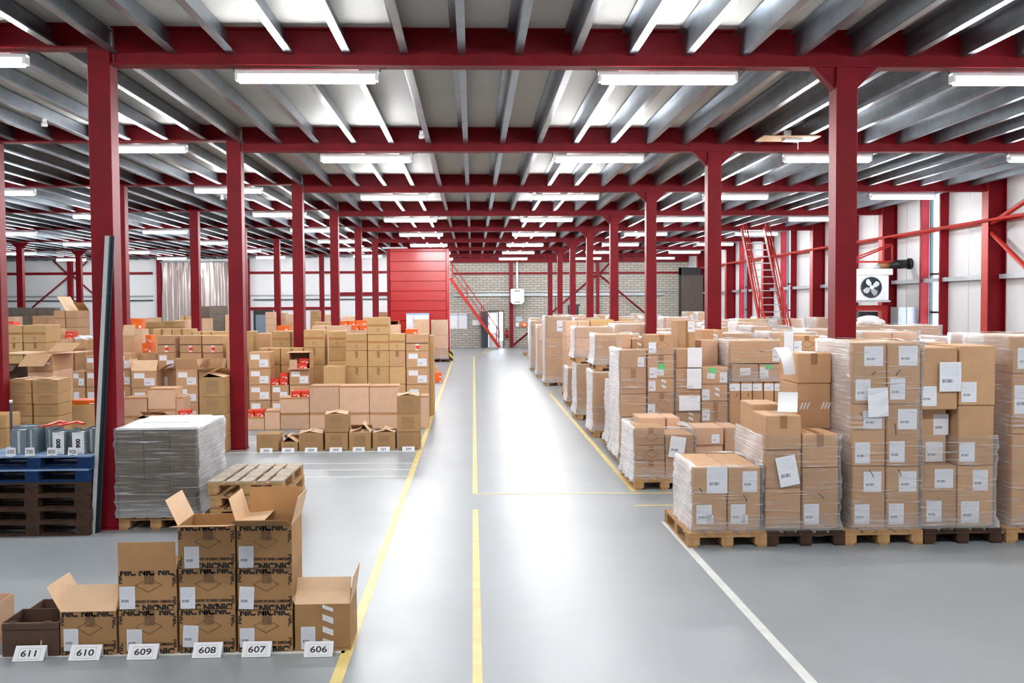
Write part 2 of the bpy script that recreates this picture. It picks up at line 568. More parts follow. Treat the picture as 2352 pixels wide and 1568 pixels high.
# rails and bracing on the white far wall
def wall_rail(z, x0, x1, w, mat, name='trim_1', d=0.12):
    struct(name, MB().box(x0, x1, YF-d, YF-0.01, z-w/2, z+w/2), mat)
wall_rail(4.41, XLEFT, -18.3, 0.14, M['red'], 'trim_3'); wall_rail(4.41, -12.8, -3.9, 0.14, M['red'], 'trim_4')
wall_rail(3.12, XLEFT, -18.3, 0.05, M['zinc'], 'trim_5'); wall_rail(2.86, XLEFT, -18.3, 0.06, M['dark_steel'], 'trim_6')
wall_rail(3.12, -12.8, -3.9, 0.05, M['zinc'], 'trim_7'); wall_rail(2.86, -12.6, -3.9, 0.06, M['dark_steel'], 'trim_8')
wall_rail(2.35, -12.8, -8.1, 0.16, M['red'], 'trim_9', 0.1); wall_rail(3.16, -7.9, -3.9, 0.2, M['red'], 'trim_10', 0.14)
wall_rail(4.31, -1.1, WX, 0.12, M['red'], 'trim_11'); wall_rail(3.24, -1.1, WX, 0.05, M['zinc'], 'trim_12')
wall_rail(3.06, -1.1, 11.2, 0.15, M['zinc'], 'trim_13', 0.16)

def thing_mesh(name, mb, mat, label, cat, group=None, **k):
    o = mb.build(name, mat, **k)
    return tag(o, label, cat, group, 'thing')

# --------------------------------------------------------------- columns
def ibeam_v(w, d, h, t=0.012, tw=0.009):
    """H section upright: flanges face -y and +y would hide the web; here the flanges face +-x"""
    mb = MB()
    mb.box(-w/2, -w/2+t, -d/2, d/2, 0, h); mb.box(w/2-t, w/2, -d/2, d/2, 0, h)
    mb.box(-w/2+t, w/2-t, -tw/2, tw/2, 0, h)
    return mb

def column(X, Y, h, label, haunch=False, w=0.24, d=0.24, boxed=True):
    c = empty('steel_column', (X, Y, 0)); tag(c, label, 'column', 'red steel columns', 'thing')
    m = MB().box(-w/2, w/2, -d/2, d/2, 0.02, h) if boxed else ibeam_v(w, d, h)
    m.build('shaft', M['red'], c, bevel=0.006)
    MB().box(-w*0.56, w*0.56, -d*0.56, d*0.56, 0, 0.02).build('base_plate', M['red'], c)
    if haunch:
        for s in (-1, 1):
            b = MB().prism([(s*w/2, h-0.24), (s*(w/2+0.24), h), (s*w/2, h)], 'y', -0.07, 0.07)
            b.build('haunch', M['red'], c)
    return c

sidew = {1: 'nearest', 2: 'second', 3: 'third', 4: 'fourth', 5: 'fifth', 6: 'sixth', 7: 'seventh', 8: 'eighth'}
for i in range(1, 9):
    if i < 7:
        column(XL, FR[i], 5.25 if i < 9 else 5.1, 'red steel column, %s along the left edge of the aisle' % sidew[i])
    column(XR, FR[i], 5.07, 'red steel column, %s along the right edge of the aisle' % sidew[i], haunch=True)
for i in (2, 3, 4, 5, 6, 7, 8):
    column(-8.05, FR[i], 5.22, 'red steel column, %s in the row two bays left of the aisle' % sidew[i-1])
for i in (6, 7):
    column(-18.45, FR[i], 5.13, 'red steel column with flared head, %s in the far left row' % sidew[i-5], haunch=True)

# wall frames on the right: deep portal legs
for i in range(2, 9):
    c = empty('wall_column', (12.2, FR[i], 0))
    tag(c, 'deep dark red wall column, %s along the right wall' % sidew[i-1], 'column', 'portal columns against the right wall', 'thing')
    MB().box(0, 0.015, -0.15, 0.15, 0, 5.4).build('aisle_flange', M['orange_red'], c)
    MB().box(0.015, 0.43, -0.008, 0.008, 0, 5.4).build('web', M['red'], c)
    MB().box(0.43, 0.445, -0.15, 0.15, 0, 5.4).build('wall_flange', M['red'], c)
k = 0
for a, b in wins:
    for yy, wd in ((a-0.04, 'near'), (b+0.04, 'far')):
        k += 1
        c = MB().box(0, 0.23, -0.04, 0.04, 0, 5.4)
        thing_mesh('window_post', c, M['red'], 'slim red post on the %s side of the %s tall window in the right wall' % (wd, ordn(wins.index((a, b))+1)),
                   'post', 'posts beside the tall windows', loc=(12.415, yy, 0), bevel=0.005)
# grey girts on the right wall
gi = 0
ys = [YBACK] + [FR[i] for i in range(1, 9)] + [YF]
for j in range(len(ys)-1):
    if ys[j+1] < 17: continue
    gi += 1
    a, b = ys[j]+0.16, ys[j+1]-0.16
    thing_mesh('wall_girt', MB().box(0, 0.16, 0, b-a, 0, 0.05).box(0, 0.02, 0, b-a, -0.06, 0), M['zinc'],
               'grey metal girt at mid height, in bay %s of the right wall' % ORD[gi-1], 'girt', 'girts on the right wall', loc=(12.47, a, 3.06))
# red lattice walkway beam running along the wall columns
lt = empty('lattice_beam', (0, 0, 0)); tag(lt, 'thin red flat lattice girder running along the right wall high above the pallets', 'girder', kind='thing')
MB().tube((12.16, 12, 4.38), (12.16, YF-0.2, 4.38), 0.035, 8).build('inner_chord', M['orange_red'], lt)
MB().tube((12.56, 12, 4.38), (12.56, YF-0.2, 4.38), 0.03, 8).build('outer_chord', M['orange_red'], lt)
lat = MB(); yy = 12.5; sgn = 1
while yy < YF-2:
    a_, b_ = (12.16, 12.56) if sgn > 0 else (12.56, 12.16)
    lat.tube((a_, yy, 4.38), (b_, yy+1.5, 4.38), 0.018, 6)
    yy += 1.5; sgn = -sgn
lat.build('lacing', M['orange_red'], lt)
# X bracing in the first visible bay of the right wall
for (p, q, wd) in (((12.3, 22.9, 4.1), (12.3, 17.2, 0.7), 'falling toward the floor'), ((12.3, 22.9, 4.3), (12.3, 19.0, 5.35), 'rising to the roof')):
    thing_mesh('wall_brace', MB().tube(p, q, 0.06, 10), M['orange_red'], 'orange-red tubular wall brace %s at the right edge' % wd, 'brace', 'wall bracing', smooth=True)

# --------------------------------------------------------------- roof beams, purlins
def roof_beam(x0, x1, Y, zb0, zb1, zt0, zt1, label, t=0.1):
    """I section between x0 and x1, bottom at zb, top at zt"""
    b = empty('roof_beam', (0, Y, 0)); tag(b, label, 'beam', 'red cross beams under the roof', 'thing')
    def quad(h0a, h0b, h1a, h1b, w):
        return MB().prism([(x0, h0a), (x1, h1a), (x1, h1b), (x0, h0b)], 'y', -w, w)
    quad(zb0, zb0+0.018, zb1, zb1+0.018, t).build('bottom_flange', M['red'], b)
    quad(zb0+0.018, zt0-0.016, zb1+0.018, zt1-0.016, 0.006).build('web', M['red'], b)
    quad(zt0-0.016, zt0, zt1-0.016, zt1, t).build('top_flange', M['red'], b)
for i in range(1, 9):
    w = sidew[i]
    roof_beam(XL+0.13, WX-0.05, FR[i], 5.07, 5.07, CEIL_C-0.002, CEIL_C-0.002, 'deep red roof beam over the aisle and right bay, %s one back' % w if i > 1 else 'deep red roof beam over the aisle and right bay, the front one')
    roof_beam(XLEFT+0.1, XL-0.0, FR[i], 5.25+zl(XLEFT), 5.25, CEIL_L+zl(XLEFT)-0.002, CEIL_L-0.002, 'shallow red roof beam over the left bays, %s one back' % w if i > 1 else 'shallow red roof beam over the left bays, the front one')
roof_beam(-1.2, WX-0.05, YF-0.2, 4.93, 4.93, CEIL_C-0.002, CEIL_C-0.002, 'dark red edge beam along the top of the brick wall')

pur_cache = {}
def purlin_mesh(h, L):
    key = (round(h, 3), round(L, 2))
    if key not in pur_cache:
        t = 0.004
        mb = MB()
        mb.box(-t/2, t/2, 0, L, 0, h)
        mb.box(-t/2, 0.085, 0, L, 0, t); mb.box(0.085-t, 0.085, 0, L, t, 0.022)
        mb.box(-0.085, t/2, 0, L, h-t, h)
        pur_cache[key] = mb.mesh('roof_purlin', M['galv'])
    return pur_cache[key]

def hf(X, Y):     # is a roof point at X, Y inside the picture?
    if Y < 6: return False
    v = Vector((X, Y, 5.2-CH)); d = v.dot(FW)
    px = CX+FPX*v.dot(RT)/d; py = CY-FPX*v.dot(UU)/d
    return -40 < px < 2392 and py > -60
npur = 0
far_p = MB()
for bay in range(0, 9):
    y0 = FR[bay]+0.012; y1 = (FR[bay+1] if bay < 8 else YF-0.2)-0.012
    cnt = 0; pos = []
    for k in range(0, 75):
        X = WX-0.35-0.63*k+0.0
        X = 3.01+0.63*15-0.63*k
        if X > WX-0.2 or X < XLEFT+0.4: continue
        cnt_ok = any(hf(X, yy) for yy in (y0+0.1, (y0+y1)/2, y1-0.1, y0*0.25+y1*0.75))
        if not cnt_ok and bay > 1: continue
        if not cnt_ok and not (-12 < X < 12.4): continue
        pos.append((X, cnt_ok))
    for n, (X, seen) in enumerate(pos):
        left = X < XL
        z0 = (5.27+zl(X)) if left else 5.205
        zt = (CEIL_L+zl(X) if left else CEIL_C)-0.025
        if abs(X-XL) < 0.12 or abs(X-XR) < 0.02: pass
        if seen and npur < 296 and bay < 7:
            npur += 1
            o = link('roof_purlin', purlin_mesh(zt-z0 if not left else zt-z0, y1-y0), None, (X, y0, z0))
            where = 'in front of the front cross beam' if bay == 0 else 'behind the %s cross beam' % ('front' if bay == 1 else ordn(bay))
            tag(o, 'galvanised roof purlin, %s from the right, %s' % (ordn(n+1), where), 'purlin', 'galvanised purlins under the roof', 'thing')
        else:
            t = 0.004; h = zt-z0
            far_p.box(X-t/2, X+t/2, y0, y1, z0, z0+h); far_p.box(X-t/2, X+0.085, y0, y1, z0, z0+t)
o = far_p.build('roof_purlins_beyond', M['galv']); tag(o, 'galvanised roof purlins of the farthest bays', 'purlins', 'galvanised purlins under the roof', 'stuff')

# --------------------------------------------------------------- lamps
def lamp_parts():
    hs = MB().prism([(-0.062, 0.012), (-0.04, 0.055), (0.04, 0.055), (0.062, 0.012), (0.056, 0.012), (0.036, 0.046), (-0.036, 0.046), (-0.056, 0.012)], 'x', -0.78, 0.78)
    body = hs.mesh('lamp_housing', M['white_paint'])
    caps = []
    tube = MB().prism([(-0.035, -0.075), (0.035, -0.075), (0.055, -0.035), (0.03, 0.012), (-0.03, 0.012), (-0.055, -0.035)], 'x', -0.74, 0.74).mesh('lamp_tube', M['tube'])
    cap = MB().box(-0.018, 0.018, -0.06, 0.06, -0.055, 0.03).mesh('end_cap', M['white_paint'], 0.003)
    hook = MB().tube((0, 0, 0.05), (0, 0, 0.085), 0.006, 6).box(-0.07, 0.0, -0.005, 0.005, 0.08, 0.09).mesh('hanger', M['black'])
    return body, tube, cap, hook
LB, LT, LC, LH = lamp_parts()
def lamp(X, Y, z, label):
    l = empty('fluorescent_lamp', (X, Y, z)); tag(l, label, 'lamp', 'fluorescent lamps hung under the cross beams', 'thing')
    link('housing', LB, l); link('tube', LT, l)
    link('end_cap', LC, l, (-0.76, 0, 0)); link('end_cap', LC, l, (0.76, 0, 0))
    link('hanger', LH, l, (-0.8, 0, 0)); link('hanger', LH, l, (0.8, 0, 0), (0, 0, PI))
for i in range(0, 9):
    Y = 11.0+6*(i-1)
    w = {0: 'row nearest the camera'}.get(i, 'under the %s cross beam' % ('front' if i == 1 else ordn(max(i, 1))))
    for X, nm in ((-1.8, 'left lamp of the pair over the aisle'), (2.2, 'right lamp of the pair over the aisle'),
                  (6.2, 'lamp over the pallets right of the aisle'), (10.2, 'lamp nearest the right wall'),
                  (-5.6, 'lamp just left of the aisle columns'), (-10.75, 'second lamp left of the aisle'),
                  (-15.95, 'third lamp left of the aisle'), (-21.2, 'fourth lamp left of the aisle'), (-26.4, 'fifth lamp left of the aisle')):
        if i < 1 and abs(X) > 11: continue
        if X < -12 and i < 5: continue
        if X < -20 and i < 7: continue
        if X < -25: continue
        z = 4.972 if X > XL else 5.15+zl(X)
        if i == 6 and X == -1.8: pass
        lamp(X, Y, z, 'white fluorescent lamp, %s, %s' % (w, nm.replace('lamp ', '').replace(' lamp', '')))

# ceiling bits: sprinkler heads / sensors, hanging access plate
for n, (px, py, Y) in enumerate(((102, 290, 15.5), (968, 310, 16.2), (510, 458, 24.5), (668, 532, 30.0))):
    X, Y = fl(px, py, 5.14); z = 5.14 + (0.0 if X > XL else 0.05)
    thing_mesh('smoke_detector', MB().tube((0, 0, 0), (0, 0, 0.05), 0.045, 12).tube((0, 0, 0.05), (0, 0, 0.12), 0.03, 12), M['white_paint'],
               ['small white detector under the purlins at the far left', 'small white detector under the purlins over the aisle', 'small white detector beside the second aisle column', 'small white detector beside the third aisle column'][n],
               'detector', 'detectors under the roof', loc=(X, Y, z-0.05), smooth=True)
X, z = at(1808, 322, 16.4)
p = empty('ceiling_panel', (X, 16.3, z)); tag(p, 'pale square board with a grey box hanging below the purlins on the right', 'board', kind='thing')
MB().box(-0.5, 0.45, -0.25, 0.25, 0, 0.02).build('board', M['card_in_lit'], p)
MB().box(-0.1, 0.2, -0.1, 0.1, -0.03, 0.0).build('junction_box', M['zinc'], p)
MB().box(-0.1, 0.02, -0.05, 0.05, 0.02, 0.14).build('bracket', M['white_paint'], p)
MB().tube((0.15, 0, -0.03), (0.15, 0, -0.17), 0.008, 6).build('pull_cord', M['white_paint'], p)

# --------------------------------------------------------------- floor markings
def strip(p, q, w, mat, name):
    (x0, y0), (x1, y1) = p, q
    d = Vector((x1-x0, y1-y0)); n = Vector((-d.y, d.x)).normalized()*w/2
    mb = MB().prism([(x0+n.x, y0+n.y), (x1+n.x, y1+n.y), (x1-n.x, y1-n.y), (x0-n.x, y0-n.y)], 'z', 0.0005, 0.0025)
    o = mb.build(name, mat); o['kind'] = 'structure'
nl = [0]
def line(a, b, w, mat):
    nl[0] += 1
    strip(fl(*a), fl(*b), w, mat, 'floor_marking_%d' % nl[0])
YL, WL = M['yellow_line'], M['white_line']
line((1098, 1640), (1092, 1170), 0.065, YL); line((1091, 1133), (1089, 818), 0.065, YL)
line((745, 1640), (1040, 826), 0.08, YL)
line((1930, 1640), (1526, 1198), 0.075, WL); line((1456, 1128), (1262, 903), 0.075, YL)
line((1092, 1134), (1560, 1132), 0.05, YL); line((1458, 1161), (1550, 1160), 0.05, YL)
line((-60, 1508), (792, 1497), 0.05, WL)
line((520, 1040), (962, 1036), 0.06, WL)
line((680, 1065), (950, 1063), 0.05, WL); line((680, 1080), (948, 1078), 0.05, WL); line((680, 1096), (942, 1094), 0.05, WL)
line((560, 1002), (975, 999), 0.06, WL); line((560, 1016), (640, 1015), 0.05, WL)
line((1110, 812), (1120, 798), 0.06, YL); line((1040, 826), (1130, 806), 0.05, YL)

# ================================================================ FAR WALL FITTINGS
# red tall door housing beside the aisle
rx0, rz1 = at(888, 568, 44.4); rx1, _ = at(1031, 568, 44.4)
d = empty('red_lift_shaft', (0, 44.4, 0)); tag(d, 'tall bright red panelled enclosure reaching the roof at the left of the aisle', 'enclosure', kind='thing')
MB().box(rx0, rx0+0.13, 0, 0.8, 0, 5.02).build('left_post', M['red'], d, bevel=0.01)
MB().box(rx1-0.13, rx1, 0, 0.8, 0, 5.02).build('right_post', M['bright_red'], d, bevel=0.01)
zz = 0.0
while zz < 5.0:
    z2 = min(5.02, zz+0.445)
    MB().box(rx0+0.135, rx1-0.135, 0.04, 0.76, zz+0.006, z2-0.006).build('door_section', M['bright_red'], d, bevel=0.008)
    zz += 0.445
MB().box(rx0+0.14, rx1-0.14, 0.08, 0.72, 0.0, 5.0).build('core', M['red'], d)
MB().box(rx0-0.2, rx0+0.9, 0.1, 0.5, 5.03, 5.1).build('head_rail', M['zinc'], d)
# column guard
gx, gy = fl(1035, 826)
g = MB().box(-0.1, 0.1, -0.1, 0.1, 0, 0.46)
thing_mesh('column_guard', g, M['hazard'], 'black and yellow striped corner guard at the foot of the red enclosure', 'guard', loc=(gx+0.03, 43.7, 0), bevel=0.02)

# far stairs
def stair_flight(name, label, A, B, width, axis, mat, nst, rail_sides, tread_mat):
    """A top point, B foot point (stringer line), width offset along `axis` vector"""
    s = empty(name, (0, 0, 0)); tag(s, label, 'stairs', kind='thing')
    A = Vector(A); B = Vector(B); ax = Vector(axis)
    for k in (0, 1):
        o = ax*width*k
        MB().bar(A+o, B+o, 0.05, 0.17).build('stringer', mat, s)
    for n in range(nst):
        p = B.lerp(A, (n+0.7)/nst)
        dr = (A-B); dr.z = 0; dr.normalize()
        q = MB()
        m = Matrix((ax, dr, Vector((0, 0, 1)))).transposed().to_4x4(); m.translation = p
        q.box(0.02, width-0.02, -0.11, 0.11, -0.015, 0.015, m)
        q.build('tread', tread_mat, s)
    for k in rail_sides:
        o = ax*width*k + Vector((0, 0, 0))
        h = Vector((0, 0, 0.95)); mid = Vector((0, 0, 0.5))
        MB().tube(A+o+h, B+o+h, 0.026, 8).build('handrail', mat, s, smooth=True)
        MB().tube(A+o+mid, B+o+mid, 0.018, 8).build('mid_rail', mat, s, smooth=True)
        pst = MB()
        for t in (0.06, 0.36, 0.66, 0.95):
            q = B.lerp(A, t)+o
            MB().tube(q, q+h, 0.022, 8).build('baluster', mat, s, smooth=True)
    return s
stair_flight('steel_stairs', 'orange-red steel staircase descending to the right in front of the brick wall',
             (-1.25, 55.6, 4.0), (1.50, 55.6, 0.08), 0.8, (0, 1, 0), M['orange_red'], 18, (0,), M['orange_red'])
MB().tube((1.50, 55.6, 1.05), (1.50, 55.6, 0.55), 0.02, 8).build('rail_end', M['orange_red'], bpy.data.objects['steel_stairs'])
# steep stairs on the right, coming down toward the camera
yt, yb = 34.4, 31.0
XA = at(1712, 552, yt)
stair_flight('steep_stairs', 'steep orange-red steel stairs with pale treads in the right bay',
             (9.5, yt, 5.1), (9.5, yb, 0.1), 0.8, (1, 0, 0), M['orange_red'], 21, (0, 1), M['zinc'])

# door, side light and open leaf in the brick wall
dr = empty('door_1', (DX0, YF, 0)); dr['kind'] = 'structure'
W = DX1-DX0
MB().box(0, W, -0.05, 0.3, 2.08, 2.16).box(W-0.06, W, -0.05, 0.3, 0, 2.08).box(W*0.63, W*0.63+0.07, 0, 0.2, 0, 2.08).box(0, 0.04, -0.05, 0.3, 0, 2.08).build('door_frame', M['black'], dr)
MB().box(0.05, 0.13, 0.06, 0.11, 0, 2.08).box(W*0.63-0.1, W*0.63-0.01, 0.06, 0.11, 0, 2.08).box(0.13, W*0.63-0.1, 0.06, 0.11, 0, 0.85).box(0.13, W*0.63-0.1, 0.06, 0.11, 1.98, 2.08).build('door_leaf', M['white_paint'], dr)
MB().box(0.13, W*0.63-0.1, 0.08, 0.086, 0.85, 1.98).build('door_glass', M['glass'], dr)
MB().box(W*0.63+0.07, W-0.06, 0.08, 0.086, 0.4, 2.08).build('side_glass', M['glass'], dr)
MB().box(W*0.63+0.07, W-0.06, 0.05, 0.12, 0, 0.4).build('side_panel', M['white_paint'], dr)
MB().box(0, W, -0.02, 0.3, 0, 0.02).build('door_sill', M['zinc'], dr)
x0_, z1_ = at(1105, 722, 56.9); x1_, _ = at(1120, 722, 56.9)
thing_mesh('grey_cupboard', MB().box(0, x1_-x0_, 0, 0.4, 0, 2.1), M['dark_steel'], 'tall grey metal cupboard standing left of the far door', 'cupboard', loc=(x0_, 56.75, 0), bevel=0.01)
def wall_board(name, px0, px1, py0, py1, mat, label, cat, d=0.04, Y=YF):
    x0, z1 = at(px0, py0, Y); x1, z0 = at(px1, py1, Y)
    e = empty(name, (x0, Y-d-0.01, z0)); tag(e, label, cat, kind='thing')
    MB().box(0, x1-x0, 0, d, 0, z1-z0).build('panel', mat, e, bevel=0.005)
    return e, x1-x0, z1-z0
e, w_, h_ = wall_board('notice_board', 1031, 1074, 720, 755, M['off_white'], 'white notice board with blue frame lines left of the stairs', 'board')
fr = MB()
for x in (0.0, w_*0.5-0.01, w_-0.02): fr.box(x, x+0.025, -0.012, 0, 0, h_)
fr.box(0, w_, -0.012, 0, h_*0.9, h_*0.93)
fr.build('blue_edging', M['blue'], e)
MB().box(w_*0.12, w_*0.4, -0.014, 0, h_*0.15, h_*0.8).build('sheet', M['sheet'], e)
wall_board('white_screen', 1085, 1104, 735, 747, M['paper'], 'small white sheet on the wall under the far stairs', 'sign')
wall_board('grey_plate', 1184, 1201, 726, 738, M['zinc'], 'pale grey plate on the brick wall above the alarm boxes', 'plate')
wall_board('hose_box', 1184, 1192, 741, 750, M['white_paint'], 'small white and red box on the brick wall beside the post', 'box', 0.12)
e, w_, h_ = wall_board('alarm_box', 1196, 1210, 740, 750, M['orange'], 'orange alarm box on the brick wall', 'alarm box', 0.15)
MB().tube((w_*0.6, 0, h_/2), (w_*0.6, -0.02, h_/2), 0.06, 12).build('dial', M['white_paint'], e)
# fire extinguisher
X, _z = at(1164, 770, 56.9)
fx = empty('fire_extinguisher', (X, 57.0, 0.55)); tag(fx, 'red fire extinguisher hanging beside the far door', 'fire extinguisher', kind='thing')
MB().tube((0, 0, 0), (0, 0, 0.42), 0.09, 14).tube((0, 0, 0.42), (0, 0, 0.5), 0.09, 14, 0.03).build('cylinder', M['bright_red'], fx, smooth=True)
MB().tube((0, 0, 0.5), (0, 0, 0.56), 0.025, 8).box(-0.02, 0.1, -0.01, 0.01, 0.55, 0.57).build('valve', M['black'], fx)
MB().box(-0.02, 0.02, 0.06, 0.2, 0.3, 0.34).build('bracket', M['black'], fx)
# white heater with flue
hx0, hz1 = at(1173, 663, 56.0); hx1, hz0 = at(1204, 698, 56.0)
ht = empty('wall_heater', ((hx0+hx1)/2, 56.3, hz0)); tag(ht, 'white box heater with chamfered corners on the brick wall, flue rising to roof', 'heater', kind='thing')
hw = (hx1-hx0)/2; hh = hz1-hz0; ch = 0.12
MB().prism([(-hw+ch, 0), (hw-ch, 0), (hw, ch), (hw, hh-ch), (hw-0.03, hh), (-hw+0.03, hh), (-hw, hh-ch), (-hw, ch)], 'y', -0.25, 0.25).build('case', M['off_white'], ht)
for z in (0.12, hh-0.12):
    MB().box(-0.16, 0.16, -0.26, -0.25, z-0.02, z+0.02).build('louvre', M['dark_steel'], ht)
MB().tube((0.0, 0, hh), (0.0, 0, 5.2-hz0-0.26), 0.06, 12).build('flue', M['white_paint'], ht, smooth=True)
MB().box(-0.2, 0.2, 0.25, 0.88, hh*0.4, hh*0.55).build('bracket', M['dark_steel'], ht)
# wall posts & braces on far wall
def fpost(px, label, w=0.2, Y=56.95, z1=5.3):
    X = at(px, 700, Y)[0]
    thing_mesh('wall_post', MB().box(-w/2, w/2, -0.08, 0.2, 0, z1), M['red'], label, 'post', 'posts on the far wall', loc=(X, Y, 0), bevel=0.006)
fpost(1174.5, 'red post on the brick wall beside the white heater')
fpost(1373, 'red post on the brick wall where two braces cross', 0.16)
fpost(162, 'red post on the white far wall where four braces meet', 0.24)
fpost(367, 'dark red post at the left side of the hanging curtain', 0.26)
fpost(568, 'dark red post at the right side of the hanging curtain', 0.26)
def fbrace(p, q, label, r=0.045, Y=56.9):
    a = at(*p, Y); b = at(*q, Y)
    thing_mesh('wall_brace', MB().tube((a[0], Y, a[1]), (b[0], Y, b[1]), r, 8), M['red'], label, 'brace', 'wall bracing', smooth=True)
fbrace((1180, 792), (1368, 632), 'red diagonal brace rising to the right across the brick wall', 0.05)
fbrace((1378, 632), (1492, 728), 'red diagonal brace falling to the right across the brick wall', 0.05)
fbrace((1378, 628), (1400, 604), 'short upper red brace on the brick wall', 0.05)
fbrace((159, 632), (122, 598), 'upper left arm of the cross bracing on the white wall')
fbrace((159, 634), (74, 706), 'lower left arm of the cross bracing on the white wall')
fbrace((168, 634), (250, 706), 'lower right arm of the cross bracing on the white wall')
fbrace((168, 630), (200, 600), 'upper right arm of the cross bracing on the white wall')
# drop pipe and switch
X, z0 = at(1276, 742, 56.95)
thing_mesh('conduit', MB().tube((0, 0, 0), (0, 0, 1.6), 0.02, 6).box(-0.06, 0.06, -0.04, 0.04, -0.12, 0.0), M['dark_steel'], 'thin dark conduit dropping to a switch on the brick wall', 'conduit', loc=(X, 57.0, z0))
X, z0 = at(1276, 795, 56.6)
thing_mesh('white_bin', MB().box(-0.25, 0.25, -0.2, 0.2, 0, 0.6), M['off_white'], 'small white bin at the foot of the brick wall', 'bin', loc=(X, 56.5, 0.0), bevel=0.02)
# pale blue sectional door opening on left far wall
e = empty('door_2', (LD0, YF-0.06, 0)); e['kind'] = 'structure'
MB().box(0, LD1-LD0, 0, 0.05, 0, 2.25).build('door_opening', M['black'], e)
MB().box(0.12, LD1-LD0-0.1, -0.02, 0.0, 0, 2.0).build('door_leaf', plain('blue_grey_door', (120, 134, 150), 0.5), e)
# vinyl strip curtain
cx0, cz1 = at(371, 603, 56.6); cx1, _ = at(562, 603, 56.6)
cur = empty('strip_curtain', (0, 56.6, 0)); tag(cur, 'tall translucent plastic curtain hanging in the opening of the far left wall', 'curtain', kind='thing')
n = 150; mb = MB(); rowsz = [0.02, 1.0, 2.0, 3.0, 3.7, 4.2, 4.6, 4.9, cz1]
for r_, z in enumerate(rowsz):
    for k in range(n+1):
        t = k/n; x = cx0+(cx1-cx0)*t
        amp = 0.10 + 0.05*math.sin(t*9)
        ph = t*2*PI*13
        pinch = 0.0 if z < 3.6 else (z-3.6)/1.4
        yv = amp*math.sin(ph)*(1+0.4*pinch) + 0.05*pinch*math.sin(ph*3.1+z*4) + 0.03*math.sin(ph*2.3+z*2)
        mb.v.append((x+0.03*math.sin(z*2+k), yv, z))
for r_ in range(len(rowsz)-1):
    for k in range(n):
        a = r_*(n+1)+k
        mb.f.append((a, a+1, a+n+2, a+n+1))
mb.build('strips', M['vinyl'], cur, smooth=True)
MB().tube((cx0-0.1, 0, cz1+0.03), (cx1+0.1, 0, cz1+0.03), 0.04, 8).build('rail', M['zinc'], cur)
# brown roller shutter at the right end
sx0, _z = at(1563, 700, 52.2); sx1, _ = at(1608, 700, 52.2)
sh = empty('brown_shutter', (sx0, 52.0, 0)); tag(sh, 'dark brown corrugated sheet door at the right end of the brick wall', 'door', kind='thing')
mb = MB(); k = 0; x = 0.0
while x < sx1-sx0:
    mb.box(x, x+0.09, 0.0, 0.05, 0, 4.0); mb.box(x+0.09, x+0.13, 0.025, 0.05, 0, 4.0); x += 0.13
mb.build('corrugated_sheet', plain('dark_brown_sheet', (92, 80, 74), 0.6, var=0.2), sh)
MB().box(-0.12, 0, -0.02, 0.1, 0, 4.4).box(-0.12, sx1-sx0, -0.02, 0.1, 4.0, 4.4).build('frame', M['black'], sh)
# forklift seen over the boxes
fX = at(1325, 720, 50.0)[0]
fk = empty('forklift', (fX, 50.5, 0)); tag(fk, 'black forklift mast and guard beyond the boxes, right of the aisle', 'forklift', kind='thing')
MB().box(-0.42, -0.32, -0.1, 0.05, 0.1, 2.45).box(0.0, 0.14, -0.1, 0.05, 0.1, 2.45).build('mast', M['black'], fk)
MB().box(-0.05, 0.22, -0.06, 0.02, 2.4, 2.48).box(-0.45, 0.5, -0.12, -0.05, 1.75, 1.85).box(-0.45, 0.5, -0.12, -0.05, 1.5, 1.58).build('carriage', M['black'], fk)
MB().box(-0.5, -0.4, 0.05, 0.1, 0.6, 1.9).box(0.45, 0.52, 0.05, 0.1, 0.6, 1.9).build('guard', M['black'], fk)
MB().box(-0.5, 0.5, 0.1, 1.6, 0.3, 1.2).build('body', M['orange'], fk, bevel=0.08)
for sx in (-0.5, 0.38):
    for sy in (0.3, 1.4):
        MB().tube((sx, sy, 0.3), (sx+0.12, sy, 0.3), 0.3, 16).build('wheel', M['black'], fk)
for sx in (-0.3, 0.2):
    MB().box(sx, sx+0.1, -1.1, -0.1, 0.08, 0.12).build('fork', M['black'], fk)

# fan heater on the right wall
hx, hz = at(2008, 658, 27.6)
fh = empty('fan_heater', (11.25, 27.6, 2.52)); tag(fh, 'white box unit heater with a round grey fan, high before the right wall', 'heater', kind='thing')
MB().box(-0.75, 0.62, 0, 0.8, 0, 0.72).build('case', M['white_paint'], fh, bevel=0.015)
MB().box(-0.75, 0.72, -0.04, 0.84, 0.72, 0.9).build('top_hood', M['white_paint'], fh, bevel=0.01)
MB().box(-0.75, 0.66, -0.02, 0.82, -0.05, 0.0).build('bottom_tray', M['zinc'], fh)
MB().box(-0.32, 0.52, -0.012, 0.0, 0.06, 0.66).build('front_plate', M['off_white'], fh, bevel=0.004)
cxf, czf = 0.1, 0.37
rg = MB(); nn = 32
for k in range(nn):
    a0 = 2*PI*k/nn; a1 = 2*PI*(k+1)/nn
    rg.bar((cxf+0.28*math.cos(a0), -0.03, czf+0.28*math.sin(a0)), (cxf+0.28*math.cos(a1), -0.03, czf+0.28*math.sin(a1)), 0.03, 0.04)
rg.build('fan_ring', M['dark_steel'], fh)
MB().tube((cxf, -0.01, czf), (cxf, -0.02, czf), 0.27, 28).build('fan_recess', M['black'], fh)
for k in range(4):
    a = 0.6+k*PI/2
    m = Matrix.Translation((cxf, -0.035, czf)) @ Matrix.Rotation(-a, 4, 'Y') @ Matrix.Rotation(0.25, 4, 'X')
    b = MB(); pts = [(0.05, -0.03), (0.12, -0.09), (0.24, -0.1), (0.26, 0.0), (0.2, 0.08), (0.08, 0.05)]
    b.prism(pts, 'y', -0.004, 0.004)
    o = b.build('fan_blade', M['zinc'], fh); o.matrix_local = m
